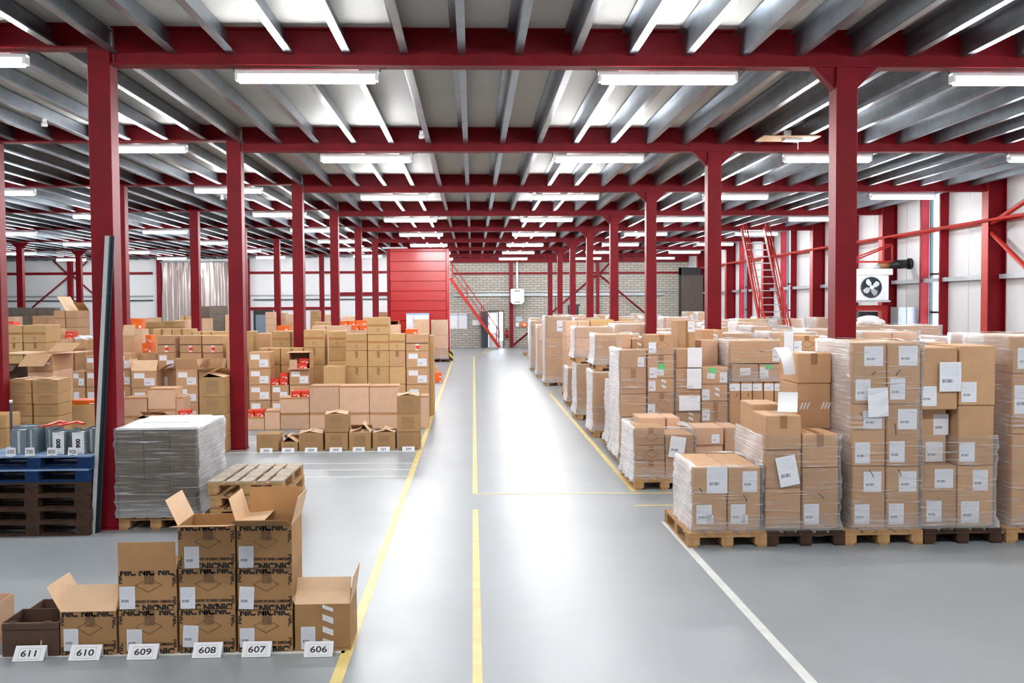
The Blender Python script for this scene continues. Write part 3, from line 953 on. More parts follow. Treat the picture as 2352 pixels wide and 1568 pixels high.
MB().tube((cxf, -0.02, czf), (cxf, -0.07, czf), 0.06, 14).build('fan_hub', M['off_white'], fh)
MB().tube((0.4, 0.3, 1.02), (0.75, 0.3, 1.02), 0.1, 14).build('elbow_pipe', M['tape'], fh, smooth=True)
MB().tube((0.4, 0.3, 0.9), (0.4, 0.3, 1.02), 0.1, 14).build('riser_pipe', M['zinc'], fh, smooth=True)
MB().tube((0.75, 0.3, 1.02), (1.38, 0.3, 1.05), 0.13, 16).tube((1.3, 0.3, 1.05), (1.39, 0.3, 1.05), 0.16, 16).build('black_duct', M['black'], fh, smooth=True)
# the red frame that carries it
ff = empty('heater_frame', (11.25, 27.6, 0)); tag(ff, 'orange-red steel bracket frame around the white fan heater', 'bracket', kind='thing')
MB().box(-0.8, 0.72, 0.3, 0.5, 2.22, 2.38).build('lower_beam', M['orange_red'], ff)
MB().box(0.6, 0.72, 0.3, 0.45, 0.0, 2.22).build('leg', M['orange_red'], ff)
MB().box(-0.8, -0.7, 0.3, 0.45, 0.0, 2.22).build('leg', M['orange_red'], ff)
t = MB(); zt_ = 3.62
t.tube((-0.9, 0.1, zt_), (0.75, 0.1, zt_), 0.025, 8).tube((0.75, 0.1, zt_), (0.75, 0.1, 4.1), 0.022, 8).tube((0.5, 0.1, zt_), (0.5, 0.1, 4.34), 0.022, 8)
t.tube((0.75, 0.1, 4.1), (-0.45, 0.1, zt_), 0.022, 8).tube((0.5, 0.1, 4.05), (-0.65, 0.1, zt_), 0.02, 8).tube((0.5, 0.1, 4.1), (0.75, 0.1, 4.1), 0.025, 8)
t.build('upper_truss', M['orange_red'], ff)
MB().box(-0.1, 0.45, 0.35, 0.7, 1.75, 2.2).build('dark_motor_box', M['black'], ff)
# grey metal cabinets at the wall
gx_, gz_ = at(2085, 705, 27.0)
cb_ = empty('metal_cabinet', (12.0, 27.0, 0)); tag(cb_, 'grey metal cabinet with two doors beside the tall window on the right wall', 'cabinet', kind='thing')
MB().box(-0.12, 0.12, 0.0, 0.5, 0, gz_).build('body', M['zinc'], cb_, bevel=0.005)
MB().box(0.12, 0.40, -0.02, 0.5, 0, gz_/2-0.01).build('lower_door', plain('pale_blue_steel', (188, 194, 214), 0.4), cb_, bevel=0.005)
MB().box(0.12, 0.40, -0.02, 0.5, gz_/2+0.01, gz_).build('upper_door', bpy.data.materials['pale_blue_steel'], cb_, bevel=0.005)

# ================================================================ CARTONS
TOPS = []
def rest(X, Y, z, tol=0.5):
    c = [t[4] for t in TOPS if t[0]-0.02 <= X <= t[1]+0.02 and t[2]-0.02 <= Y <= t[3]+0.02 and abs(t[4]-z) < tol]
    return min(c, key=lambda q: abs(q-z))+0.002 if c else None
REG = []      # registered fronts: (Y, x0, x1, z0, z1, object)

def carton_mesh(w, d, h, mat, bev=0.009):
    me = MB().box(-w/2, w/2, 0, d, 0, h).mesh('carton', mat, bev, 1)
    return me

def front_quad(parent, name, x0, x1, z0, z1, mat, d=0.0012, rot=0.0, y=0.0):
    """thin sheet stuck on the front face of a parent whose front is y=0"""
    w, h = x1-x0, z1-z0
    me = MB().box(-w/2, w/2, -d, 0, -h/2, h/2).mesh(name, mat)
    return link(name, me, parent, ((x0+x1)/2, y-0.0006, (z0+z1)/2), (0, rot, 0))

def decorate(c, style, w, d, h, seed):
    r = random.Random(seed)
    if style == 'labelled':
        front_quad(c, 'shipping_label', -w*0.40, w*0.02, h*0.55, h*0.86, M['sheet'])
        front_quad(c, 'shipping_label', w*0.0, w*0.42, h*0.12, h*0.56, M['label'])
    elif style == 'labelled_top':
        front_quad(c, 'shipping_label', -w*0.36, w*0.04, h*0.5, h*0.86, M['sheet'])
        front_quad(c, 'shipping_label', w*0.16, w*0.38, h*0.38, h*0.48, M['sheet'])
    elif style == 'tan':
        front_quad(c, 'packing_tape', -w/2+0.004, w/2-0.004, h*0.46, h*0.60, M['tape_red'])
        k = MB(); n = 12
        for i in range(n):
            a, b = 2*PI*i/n, 2*PI*(i+1)/n
            k.bar((0.03*math.cos(a), -0.001, 0.03*math.sin(a)), (0.03*math.cos(b), -0.001, 0.03*math.sin(b)), 0.003, 0.007)
        k.build('ring_mark', M['ink_brown'], c, (0, 0, h*0.25))
    elif style == 'tan_plain':
        if r.random() < 0.5:
            front_quad(c, 'packing_tape', -0.03, 0.03, h*0.55, h-0.004, M['tape'])
    elif style == 'kraft':
        front_quad(c, 'box_print', -w*0.30, w*0.26, h*0.18, h*0.84, M['block_print'])
    elif style == 'edge_tape':
        front_quad(c, 'packing_tape', -w/2+0.004, w/2-0.004, h-0.035, h-0.004, M['tape_red'])
    elif style == 'centre_tape':
        front_quad(c, 'packing_tape', -w*0.1, w*0.1, h*0.62, h-0.004, M['tape'])
        link_top = MB().box(-w*0.1, w*0.1, 0.01, d-0.01, h, h+0.001).build('top_tape', M['tape'], c)
    elif style == 'striped':
        tape_striped(c, w*0.02, h*0.25, h-0.004, 0.07)
    elif style == 'striped_low':
        for xa in (-w*0.42, w*0.2):
            mb = MB()
            for q_ in range(3):
                xx = xa+q_*0.035; zz_ = h*0.44
                mb.prism([(xx, zz_), (xx+0.018, zz_), (xx+0.05, zz_+0.07), (xx+0.032, zz_+0.07)], 'y', -0.0018, -0.0004)
            mb.build('striped_tape', M['paper'], c)
    elif style == 'shoe_print':
        front_quad(c, 'white_sticker', -0.035, 0.035, h*0.05, h*0.42, M['paper'])
        front_quad(c, 'red_print', -0.03, 0.05, h*0.13, h*0.32, M['redorange'], d=0.002)
        front_quad(c, 'painted_lid_shadow', -w/2+0.004, w/2-0.004, h*0.44, h*0.5, M['card_dark'])  # dark strip painted as the shade under the lid edge
    elif style == 'diamond':
        dia = MB(); a, b = w*0.24, h*0.26
        P4 = [(0, b), (a, 0), (0, -b), (-a, 0)]
        for i in range(4):
            p, q = P4[i], P4[(i+1) % 4]
            dia.bar((p[0], -0.001, p[1]), (q[0], -0.001, q[1]), 0.003, 0.004)
        dia.build('printed_diamond', M['ink_brown'], c, (w*0.05, 0, h*0.45))
        front_quad(c, 'packing_tape', -w*0.06, w*0.12, h*0.7, h-0.004, M['tape'])

def tape_striped(c, x, z0, z1, w):
    """clear tape with diagonal white stripes"""
    mb = MB(); z = z0; st = 0.085
    while z < z1-0.02:
        t = min(z+st*0.5, z1-0.03)
        mb.prism([(x, z+0.03), (x+w, z), (x+w, min(t, z1-0.03)), (x, min(t+0.03, z1))], 'y', -0.0018, -0.0004)
        z += st
    mb.build('striped_tape', M['paper'], c)

def flap(parent, hinge, length, span, ang, side, mat, t=0.004, name='flap'):
    """side: f b l r. hinge = (x,y,z) middle of the fold; ang 0 = standing up, +90 = flat outwards"""
    me = MB().box(-span/2, span/2, -t/2, t/2, 0, length).mesh(name, mat)
    rz = {'f': 0, 'r': PI/2, 'b': PI, 'l': -PI/2}[side]
    o = link(name, me, parent, hinge)
    o.rotation_euler = Euler((math.radians(ang), 0, rz), 'XYZ')
    return o

def open_carton(X, Y, z, w, d, h, mat, flaps, name='open_carton', inner=None, fl_len=None):
    """walls, floor and four flaps; front at local y=0"""
    t = 0.006
    c = empty(name, (X, Y, z))
    b = MB().box(-w/2, w/2, 0, t, 0, h).box(-w/2, w/2, d-t, d, 0, h).box(-w/2, -w/2+t, t, d-t, 0, h).box(w/2-t, w/2, t, d-t, 0, h).box(-w/2+t, w/2-t, t, d-t, 0, t)
    b.build('box_body', mat, c)
    L = fl_len or d/2
    for side, ang in flaps.items():
        hinge = {'f': (0, 0.002, h), 'b': (0, d-0.002, h), 'l': (-w/2+0.002, d/2, h), 'r': (w/2-0.002, d/2, h)}[side]
        flap(c, hinge, L, (w if side in 'fb' else d)-0.006, ang, side, (mat if (side == 'f' and ang > -10) or side == 'b' or mat not in (M['card_front'], M['card_kraft'], M['card']) else M['card_in_lit']))  # flap colour carries the light: pale where lit, plain on unlit back flaps
    return c

def carton(X, Y, z, w, d, h, mat, label, style='plain', cat='carton', group=None, name='cardboard_box', rz=0.0, open_=None):
    """front centre at X, Y; stands on z"""
    if open_:
        c = open_carton(X, Y, z, w, d, h, mat, open_)
    else:
        c = link(name, carton_mesh(w, d, h, mat), None, (X, Y, z))
    c.rotation_euler = (0, 0, rz)
    tag(c, label, cat, group, 'thing')
    decorate(c, style, w, d, h, hash((round(X, 3), round(Y, 3), round(z, 3))))
    REG.append((Y, X-w/2, X+w/2, z, z+h, c)); TOPS.append((X-w/2, X+w/2, Y, Y+d, z+h))
    return c

STY = {'labelled': ('card', 'two-label brown carton'), 'labelled_top': ('card', 'wide-label carton'),
       'tan': ('card_tan', 'tape-banded tan carton'), 'tan_plain': ('card_tan', 'plain tan carton'),
       'kraft': ('card_kraft', 'faint-print kraft carton'), 'edge_tape': ('card_pink', 'large pale carton'),
       'plain': ('card', 'plain brown carton'), 'pale': ('card_pink', 'pale brown carton'), 'centre_tape': ('card', 'centre-taped carton'),
       'striped': ('card', 'stripe-taped carton'), 'striped_low': ('card', 'carton with striped tape bits'), 'shoe_print': ('card', 'red-marked lidded carton'),
       'diamond': ('card', 'diamond-printed carton'), 'dark': ('card_dark', 'dark brown carton'), 'grey': ('card_grey', 'grey-brown crate')}

def stack(where, Y, depth, x0, x1, tops, styles, zbase=0.0, gap=0.009, opens=None, ymid=None, colname=''):
    """cartons whose front faces fill x0..x1 (photo px) and whose top edges are at the listed rows; the last reaches zbase"""
    ym = ymid or tops[0]
    X0, X1 = at(x0, ym, Y)[0], at(x1, ym, Y)[0]
    zs = [at((x0+x1)/2, t, Y)[1] for t in tops] + [zbase]
    n = len(tops); out = []
    for k in range(n):
        z0, z1 = zs[k+1], zs[k]
        st = styles[k] if isinstance(styles, (list, tuple)) else styles
        matn, desc = STY[st]
        if n == 1: pos = ''
        elif k == 0: pos = 'top of '
        elif k == n-1: pos = 'bottom of '
        else: pos = ordn(k+1)+' down in '
        lab = '%s, %s%s %s' % (desc, pos, colname, where)
        if n == 1: lab = '%s, %s %s' % (desc, colname, where)
        jx = rnd.uniform(-0.002, 0.002); jy = rnd.uniform(-0.012, 0.012)
        op = (opens or {}).get(k)
        c = carton((X0+X1)/2+jx, Y+jy, z0+0.001, X1-X0-gap, depth, z1-z0-0.004, M[matn], lab, st, group='cartons '+where, open_=op,
                   rz=rnd.uniform(-0.004, 0.004))
        out.append(c)
    return out

def sticker(Y, x0, x1, y0, y1, mat='label', rot=0.0, name='shipping_label'):
    """finds the carton whose front holds the sheet's centre, and sticks the sheet on it"""
    a, z1 = at(x0, y0, Y); b, z0 = at(x1, y1, Y)
    cx, cz = (a+b)/2, (z0+z1)/2
    best = None
    for (yy, p, q, r, s, o) in REG:
        if abs(yy-Y) < 0.06 and p-0.02 <= cx <= q+0.02 and r-0.02 <= cz <= s+0.02:
            best = o if best is None else best
    if best is None: return None
    lx, lz = cx-best.location.x, cz-best.location.z
    w, h = b-a, z1-z0
    me = MB().box(-w/2, w/2, -0.0012, 0, -h/2, h/2).mesh(name, M[mat])
    return link(name, me, best, (lx, -0.0008, lz), (0, math.radians(rot), 0))

def pen_mark(Y, x, y, dx, dy, flip=1):
    a = at(x, y, Y); best = None
    for (yy, p, q, r, s, o) in REG:
        if abs(yy-Y) < 0.06 and p <= a[0] <= q and r <= a[1] <= s: best = o
    if best is None: return
    mb = MB(); px, pz = 0, 0; n = 6; L = dy*Y/FPX; W = dx*Y/FPX
    pts = [(W*t/n + flip*0.006*math.sin(PI*t/n), -L*t/n) for t in range(n+1)]
    for i in range(n):
        mb.bar((pts[i][0], -0.001, pts[i][1]), (pts[i+1][0], -0.001, pts[i+1][1]), 0.003, 0.008)
    mb.build('pen_mark', M['ink'], best, (a[0]-best.location.x, -0.0008, a[1]-best.location.z))

# ---------------------------------------------------------------- pallets
def pallet_meshes(mat, topmat=None):
    L, W = 1.2, 0.8      # long along y here
    top = (topmat or mat)
    d = {}
    d['narrow_deck_board'] = MB().box(-0.05, 0.05, 0, L, 0, 0.022).mesh('deck_board', top, 0.002)
    d['deck_board'] = MB().box(-0.0715, 0.0715, 0, L, 0, 0.022).mesh('deck_board', top, 0.002)
    d['stringer'] = MB().box(-W/2, W/2, -0.0725, 0.0725, 0, 0.022).mesh('stringer', mat, 0.002)
    d['block'] = MB().box(-0.06, 0.06, -0.0725, 0.0725, 0, 0.078).mesh('block', mat, 0.002)
    d['skid'] = MB().box(-0.05, 0.05, 0, L, 0, 0.022).mesh('skid', mat, 0.002)
    return d
PM = {k: pallet_meshes(M[k]) for k in ('wood', 'wood_grey', 'wood_dark')}
PM['wood_blue'] = pallet_meshes(M['wood_blue'], M['wood_blue_top'])
PM['wood_top'] = pallet_meshes(M['wood'], M['wood_grey'])
PS = {}
def pallet(X, Y, z, label, kind='wood', rz=0.0, parts=True, wide=False, group='wooden pallets'):
    """X centre, Y front edge; the 0.8 m end faces the camera unless wide"""
    if parts:
        p = empty('wooden_pallet', (X, Y, z), rz)
        pm = PM[kind]
        q = []
        for x in (-0.328, 0, 0.328): q.append(('deck_board', (x, 0, 0.122)))
        for x in (-0.164, 0.164): q.append(('narrow_deck_board', (x, 0, 0.122)))
        for y in (0.0725, 0.6, 1.1275): q.append(('stringer', (0, y, 0.1)))
        for x in (-0.34, 0, 0.34):
            q.append(('skid', (x if x == 0 else x*1.03, 0, 0)))
            for y in (0.0725, 0.6, 1.1275): q.append(('block', (x, y, 0.022)))
        for nm, loc in q:
            link(nm.replace('narrow_', ''), pm[nm], p, loc)
    else:
        if kind not in PS:
            mb = MB()
            for x, hb in ((-0.328, 0.07), (-0.164, 0.05), (0, 0.07), (0.164, 0.05), (0.328, 0.07)): mb.box(x-hb, x+hb, 0, 1.2, 0.122, 0.144)
            for y in (0.0725, 0.6, 1.1275): mb.box(-0.4, 0.4, y-0.07, y+0.07, 0.1, 0.122)
            for x in (-0.34, 0, 0.34):
                mb.box(x-0.05, x+0.05, 0, 1.2, 0, 0.022)
                for y in (0.0725, 0.6, 1.1275): mb.box(x-0.06, x+0.06, y-0.07, y+0.07, 0.022, 0.1)
            PS[kind] = mb.mesh('wooden_pallet', M[kind])
        p = link('wooden_pallet', PS[kind], None, (X, Y, z), (0, 0, rz))
    return tag(p, label, 'pallet', group, 'thing')

# ---------------------------------------------------------------- stretch film
def film(x0, x1, y0, y1, z0, z1, label, seed=1, flare=0.03, top=0.12, name='stretch_wrap', topdrape=0.0, res=0.07, part_of=None):
    r = random.Random(seed)
    W, D, H = x1-x0, y1-y0, z1-z0
    ns = [max(4, int(W/res)), max(4, int(D/res)), max(4, int(W/res)), max(4, int(D/res))]
    base = []
    cr = 0.02
    cs = [(x0, y0), (x1, y0), (x1, y1), (x0, y1)]
    for s in range(4):
        ax, ay = cs[s]; bx, by = cs[(s+1) % 4]
        nx, ny = (0, -1) if s == 0 else (1, 0) if s == 1 else (0, 1) if s == 2 else (-1, 0)
        for k in range(ns[s]):
            t = k/ns[s]
            base.append((ax+(bx-ax)*t, ay+(by-ay)*t, nx, ny, 1.0 if k == 0 else 0.0))
    m = len(base); nz = max(6, int(H/(res*0.8)))
    mb = MB()
    ph = [r.uniform(0, 6.3) for _ in range(8)]
    sl = r.uniform(0.2, 0.5)
    for j in range(nz+1):
        z = z0+H*j/nz
        fz = max(0.0, 1-(z-z0)/0.16)
        for i, (x, y, nx, ny, corner) in enumerate(base):
            u = x+y
            off = 0.010+0.007*math.sin(u*9+z*23*sl+ph[0])+0.006*math.sin(u*17-z*41+ph[1])+0.004*math.sin(u*5+z*60+ph[2])
            off += flare*fz*(0.6+0.6*math.sin(u*21+ph[3]))*1.0 + flare*fz*0.5
            off = max(off, 0.004)
            zz = z+(0.012*math.sin(u*7+ph[4]) if j == nz else 0)
            if corner:
                cxm, cym = (x0+x1)/2, (y0+y1)/2
                dx, dy = (1 if x > cxm else -1), (1 if y > cym else -1)
                mb.v.append((x+dx*off, y+dy*off, zz))
            else:
                mb.v.append((x+nx*off, y+ny*off, zz))
    rows = nz+1
    if top:
        for sgn in (0.5, 1.0):
            for i, (x, y, nx, ny, corner) in enumerate(base):
                cxm, cym = (x0+x1)/2, (y0+y1)/2
                tt = top*sgn*(0.7+0.5*math.sin((x-y)*6+ph[5]))
                fx = max(x0+0.02+tt, min(x1-0.02-tt, x)); fy = max(y0+0.02+tt, min(y1-0.02-tt, y))
                mb.v.append((fx, fy, z1+0.008+0.006*math.sin((x+y)*13+ph[6])))
            rows += 1
    for j in range(rows-1):
        for i in range(m):
            k = (i+1) % m
            a = j*m
            mb.f.append((a+i, a+k, a+m+k, a+m+i))
    me = bpy.data.meshes.new(name); me.from_pydata(mb.v, [], mb.f)
    for p in me.polygons: p.use_smooth = True
    me.materials.append(M['film'])
    o = link(name, me, None)
    cx_, cy_ = (x0+x1)/2, (y0+y1)/2
    me.transform(Matrix.Translation((-cx_, -cy_, -z0))); o.location = (cx_, cy_, z0)
    return tag(o, label, 'stretch wrap', 'stretch wrap around pallet loads', 'thing')


# ================================================================ FRONT LEFT: OPEN CARTONS AND NUMBER CARDS
def nic_print(c, w, h, seed, top=True, flip=False, sides=True):
    r = random.Random(seed)
    items = []
    sz = 0.06
    half_lo = text_mesh('NIC', sz, bold=0.0028, sx=1.05, clip=(None, 0.012))
    half_hi = text_mesh('NIC', sz, bold=0.0028, sx=1.05, clip=(-0.012, None))
    n = 3
    for k in range(n):
        x = -w/2+0.075+k*(w-0.15)/(n-1)+r.uniform(-0.012, 0.012)
        if top: items.append((half_lo, Matrix.Translation((x, 0, h-0.016))))
        items.append((half_hi, Matrix.Translation((x+0.02 if x < w/2-0.08 else x-0.01, 0, 0.016)) @ (Matrix.Rotation(PI, 4, 'Y') @ Matrix.Translation((0, 0, 0)) if r.random() < 0 else Matrix.Identity(4))))
    if sides:
        up = text_mesh('NIC', sz*0.8, bold=0.001, sx=1.0, clip=(None, 0.008))
        for sx_, zz in ((-1, h*0.82), (1, h*0.74), (1, h*0.2), (-1, h*0.14)):
            items.append((up, Matrix.Translation((sx_*(w/2-0.012), 0, zz)) @ Matrix.Rotation(sx_*PI/2, 4, 'Y')))
    co = text_mesh('COUNTRY OF ORIGIN : CAMBODIA', 0.026, bold=0.0006, sx=0.62)
    items.append((co, Matrix.Translation((w*0.1, 0, h*0.22))))
    bands = {}
    for it in items:
        t = it[1].translation
        key = 'side' if abs(t.x) > w/2-0.02 else ('origin' if abs(t.z-h*0.22) < 1e-4 else ('top' if t.z > h/2 else 'low'))
        if key == 'side': key = 'side%d%d' % (t.x > 0, t.z > h/2)
        bands.setdefault(key, []).append(it)
    for key, its in bands.items():
        link('printed_lettering', join_meshes('printed_lettering', its, 'ink'), c, (0, -0.0012, 0))
    dia = MB(); a, b = w*0.23, h*0.165
    P4 = [(0, b), (a, 0), (0, -b), (-a, 0)]
    for i in range(4):
        p, q = P4[i], P4[(i+1) % 4]
        dia.bar((p[0], -0.001, p[1]), (q[0], -0.001, q[1]), 0.002, 0.0022)
    dia.build('printed_diamond', M['ink_brown'], c, (w*0.02, 0, h*0.63))
    front_quad(c, 'packing_tape', -w*0.05, w*0.12, h*0.66, h-0.003, M['tape_dark'])

M['tape_dark'] = plain('worn_brown_tape', (132, 98, 66), 0.25, var=0.25, nscale=30)
M['card_front'] = cardboard('cardboard_front', (184, 141, 97))
YB = 6.92
def fbox(x0, x1, y0, y1, label, open_=None, nic=True, seed=0, lab=None, d=0.40, Y=YB, zb=None, print_top=True, fl_len=0.2):
    X0, z1 = at(x0, y0, Y); X1, z0 = at(x1, y1, Y)
    if zb is not None: z0 = zb
    w, h = X1-X0-0.004, z1-z0-0.002
    if open_:
        c = open_carton((X0+X1)/2, Y, z0+0.001, w, d, h, M['card_front'], open_, fl_len=fl_len)
    else:
        c = link('cardboard_box', carton_mesh(w, d, h, M['card_front'], 0.004), None, ((X0+X1)/2, Y, z0+0.001))
    tag(c, label, 'carton', 'cartons in the front numbered row', 'thing')
    if nic: nic_print(c, w, h, seed, top=print_top)
    if lab:
        a, zt = at(lab[0], lab[2], Y); b, zb_ = at(lab[1], lab[3], Y)
        ww, hh_ = b-a, zt-zb_
        me = MB().box(-ww/2, ww/2, -0.001, 0, -hh_/2, hh_/2).mesh('shipping_label', M['label'])
        link('shipping_label', me, c, ((a+b)/2-c.location.x, -0.0022, (zt+zb_)/2-c.location.z), (0, math.radians(lab[4] if len(lab) > 4 else 0), 0))
    return c
zA, zB_ = at(340, 1402, YB)[1], at(340, 1308, YB)[1]
fbox(137, 269, 1405, 1500, 'open printed carton above the 610 card, its front flap leaning inwards', {'f': -38, 'l': 28, 'r': 20, 'b': -178}, seed=1, lab=(146, 181, 1444, 1494), zb=0)
fbox(271, 408, 1402, 1500, 'closed printed carton at floor level behind the 609 card', seed=2, lab=(291, 327, 1445, 1494), zb=0)
fbox(270, 407, 1310, 1402, 'open printed carton on the 609 carton with its front flap upright', {'f': 2, 'r': 12, 'b': -120, 'l': -100}, seed=3, lab=(274, 311, 1347, 1398), zb=zA)
fbox(410, 542, 1400, 1498, 'closed printed carton at floor level behind the 608 card', seed=4, lab=(420, 456, 1436, 1485, 3), zb=0)
fbox(409, 541, 1306, 1400, 'closed printed carton, middle of the three above the 608 card', seed=5, lab=(414, 449, 1348, 1397), zb=at(470, 1400, YB)[1])
fbox(407, 541, 1207, 1306, 'open printed carton on top of the 608 stack with one raised side flap', {'f': 80, 'l': 25, 'b': -178, 'r': 85}, seed=6, lab=(423, 458, 1255, 1304), zb=at(470, 1306, YB)[1])
fbox(545, 673, 1402, 1498, 'closed printed carton at floor level behind the 607 card', seed=7, lab=(551, 585, 1442, 1485), zb=0)
fbox(544, 673, 1306, 1402, 'closed printed carton, middle of the three above the 607 card', seed=8, lab=(549, 584, 1347, 1398, 3), zb=at(610, 1402, YB)[1])
fbox(543, 672, 1207, 1306, 'open printed carton on top of the 607 stack with tall raised flaps', {'f': 68, 'l': 16, 'b': 4, 'r': 14}, seed=9, lab=(548, 583, 1254, 1303), zb=at(610, 1306, YB)[1])
c606 = fbox(676, 806, 1388, 1495, 'open unprinted carton with striped tape behind the 606 card', {'f': -36, 'l': 22, 'r': 8, 'b': -178}, nic=False, lab=(691, 725, 1439, 1490), zb=0)
tape_striped(c606, 0.0, 0.02, at(700, 1388, YB)[1]-0.002, 0.075)
seam_ = MB().box(-0.19, 0.19, -0.0012, 0, 0.0, 0.0015).build('score_line', M['ink_brown'], c606, (0, 0, 0.02))
# dark trays at the left
def tray(X0, X1, Y, z, d, h, label, mat='card_dark'):
    w = X1-X0; t = 0.008
    c = empty('fruit_tray', ((X0+X1)/2, Y, z)); tag(c, label, 'tray', 'dark cardboard trays', 'thing')
    b = MB().box(-w/2, w/2, 0, t, 0, h*0.96).box(-w/2, w/2, d-t, d, 0, h).box(-w/2, -w/2+t, t, d-t, 0, h).box(w/2-t, w/2, t, d-t, 0, h).box(-w/2+t, w/2-t, t, d-t, 0, t)
    b.build('tray_body', M[mat], c)
    for x in (-w*0.3, w*0.3):
        MB().box(x-0.025, x+0.025, 0.001, 0.012, h*0.96, h*1.03).build('stacking_tab', M[mat], c, bevel=0.003)
    MB().box(-w/2, w/2, -0.004, 0, h*0.8, h*0.96).box(-w/2, w/2, -0.003, 0, 0.0, 0.03).build('rim_band', M[mat], c)
    MB().box(-w/2+0.002, w/2-0.002, 0.0, 0.003, h*0.985, h*0.99).build('rim_edge', M['card_in_lit'], c)
    MB().prism([(w*0.17, h*0.3), (w*0.19, h*0.3), (w*0.2, h*0.42), (w*0.185, h*0.5), (w*0.17, h*0.42)], 'y', -0.002, 0.0).build('hand_slot', M['card_in_lit'], c)
    return c
tX0, tz = at(4, 1430, YB); tX1, _ = at(135, 1430, YB)
tray(tX0, tX1, YB, 0, 0.32, tz, 'dark brown cardboard tray standing behind the 611 card')
t2a, t2z = at(76, 1384, 7.52); t2b, _ = at(150, 1384, 7.52)
tray(t2a, t2b-0.02, 7.42, 0, 0.28, at(100, 1384, 7.6)[1], 'second dark brown tray, open, behind the first one')
c = open_carton(-3.72, 6.95, 0, 0.56, 0.46, 0.31, M['card_pink'], {'b': -170})
tag(c, 'open pale carton cut off at the lower left corner of the picture', 'carton', 'cartons in the front numbered row', 'thing')

# number cards
def number_card(txt, px0, px1, pyb, wfac=1.0, Y=None, label=None, h=0.115, lean=38, size=0.062, skew=0.0, tilt=0.0):
    X0, Yb = fl(px0, pyb); X1, _ = fl(px1, pyb)
    if Y: Yb = Y; X0 = at(px0, pyb, Y)[0]; X1 = at(px1, pyb, Y)[0]
    w = X1-X0
    c = empty('number_card', ((X0+X1)/2, Yb, 0.002)); tag(c, label or 'white card reading %s on the floor' % txt, 'number card', 'number cards on the floor', 'thing')
    c.rotation_euler = (0, 0, tilt)
    pl = MB().box(-w/2, w/2, -0.002, 0.0, 0, h).mesh('card_front', M['paper'], 0.0008)
    R_ = (-math.radians(lean), 0, 0)
    link('card_front', pl, c, (0, 0, 0), R_)
    dp = h*math.sin(math.radians(lean)); zt = h*math.cos(math.radians(lean))
    bk = MB().box(-w/2, w/2, 0, 0.002, 0, zt).mesh('card_back', M['paper'])
    link('card_back', bk, c, (0, dp+0.003, 0), (0, 0, 0))
    me = text_mesh(txt, size, bold=size*0.018, sx=1.3)
    o = link('printed_number', me, c, (0, 0, 0), R_)
    off = Matrix.Rotation(-math.radians(lean), 4, 'X') @ Vector((0, -0.0026, h*0.47))
    o.location = off
    if w > 0.15:
        fr = MB(); a, b = w*0.34, h*0.34
        for (p, q) in (((-a, -b), (a, -b)), ((a, -b), (a, b)), ((a, b), (-a, b)), ((-a, b), (-a, -b))):
            fr.bar((p[0], 0, p[1]), (q[0], 0, q[1]), 0.0008, 0.0012)
        f_ = fr.build('printed_frame', M['dark_steel'], c, tuple(Matrix.Rotation(-math.radians(lean), 4, 'X') @ Vector((0, -0.0022, h*0.47))), rot=R_)
    return c
for txt, a, b, y in (('611', 27, 97, 1520), ('610', 156, 226, 1518), ('609', 290, 358, 1516), ('608', 440, 506, 1512), ('607', 554, 620, 1510), ('606', 697, 763, 1510)):
    number_card(txt, a, b, y, label='white card reading %s leaning in front of the open cartons' % txt, lean=40, h=0.112)

# ================================================================ ROW OF SMALL KRAFT CARTONS (200 TO 206)
Y2 = 16.68
row2 = 'in the 200 to 206 row'
def k200(n, x0, x1, tops, opens=None):
    i_ = 206-int(n)
    stack('%s from left behind the small number cards' % ORD[i_], Y2, 0.42, x0, x1, tops, 'kraft', opens=opens, colname='the pile' if len(tops) > 1 else 'single one')
semi = {'l': -76, 'r': -80, 'f': -80, 'b': -82}
k200('206', 588, 640, [996]); k200('205', 645, 684, [1016], {0: {'l': -50, 'r': -56, 'f': -90, 'b': -60}})
k200('204', 686, 742, [995], {0: semi}); k200('203', 745, 799, [951, 992], {0: semi}); k200('202', 801, 852, [993], {0: {'l': -70, 'r': -40, 'f': -80, 'b': -60}})
k200('201', 856, 908, [993], {0: {'l': -78, 'r': -70, 'f': -85, 'b': -80}}); k200('200', 911, 964, [909, 950, 992], {0: semi})
for txt, a, b in (('206', 597, 625), ('205', 647, 675), ('204', 700, 728), ('203', 757, 785), ('202', 810, 837), ('201', 867, 895), ('200', 924, 952)):
    number_card(txt, a, b, 1038, Y=16.45, label='small white card reading %s before the kraft cartons' % txt, lean=25, h=0.085, size=0.05)

# kraft columns left of the second aisle column
stack('left of the second aisle column', 16.5, 0.55, 461, 515, [866, 911, 953, 995], 'kraft', opens={0: {'l': -60, 'r': -75, 'f': -95, 'b': -60}}, colname='the kraft pile')
stack('behind the wrapped grey pallet load', 16.8, 0.5, 308, 366, [960], 'kraft', opens={0: {'l': -70, 'r': -80, 'f': -100, 'b': -70}}, colname='standing')

# ================================================================ LARGE PALE CARTONS
Y3 = 19.6
def lp(x0, x1, tops, n, **k):
    stack('in the pale carton wall', Y3, 0.5, x0, x1, tops, 'edge_tape', colname='the %s column' % n, **k)
lp(283, 337, [912, 956], 'leftmost'); lp(338, 403, [891, 940], 'second'); lp(403, 421, [911], 'narrow third')
lp(568, 607, [957], 'low fourth'); lp(607, 643, [942], 'short fifth'); lp(643, 710, [912, 949], 'sixth')
lp(710, 779, [885, 948], 'seventh'); lp(779, 848, [885, 948], 'eighth'); lp(848, 916, [885, 948], 'ninth')
lp(964, 984, [908], 'slim rightmost')

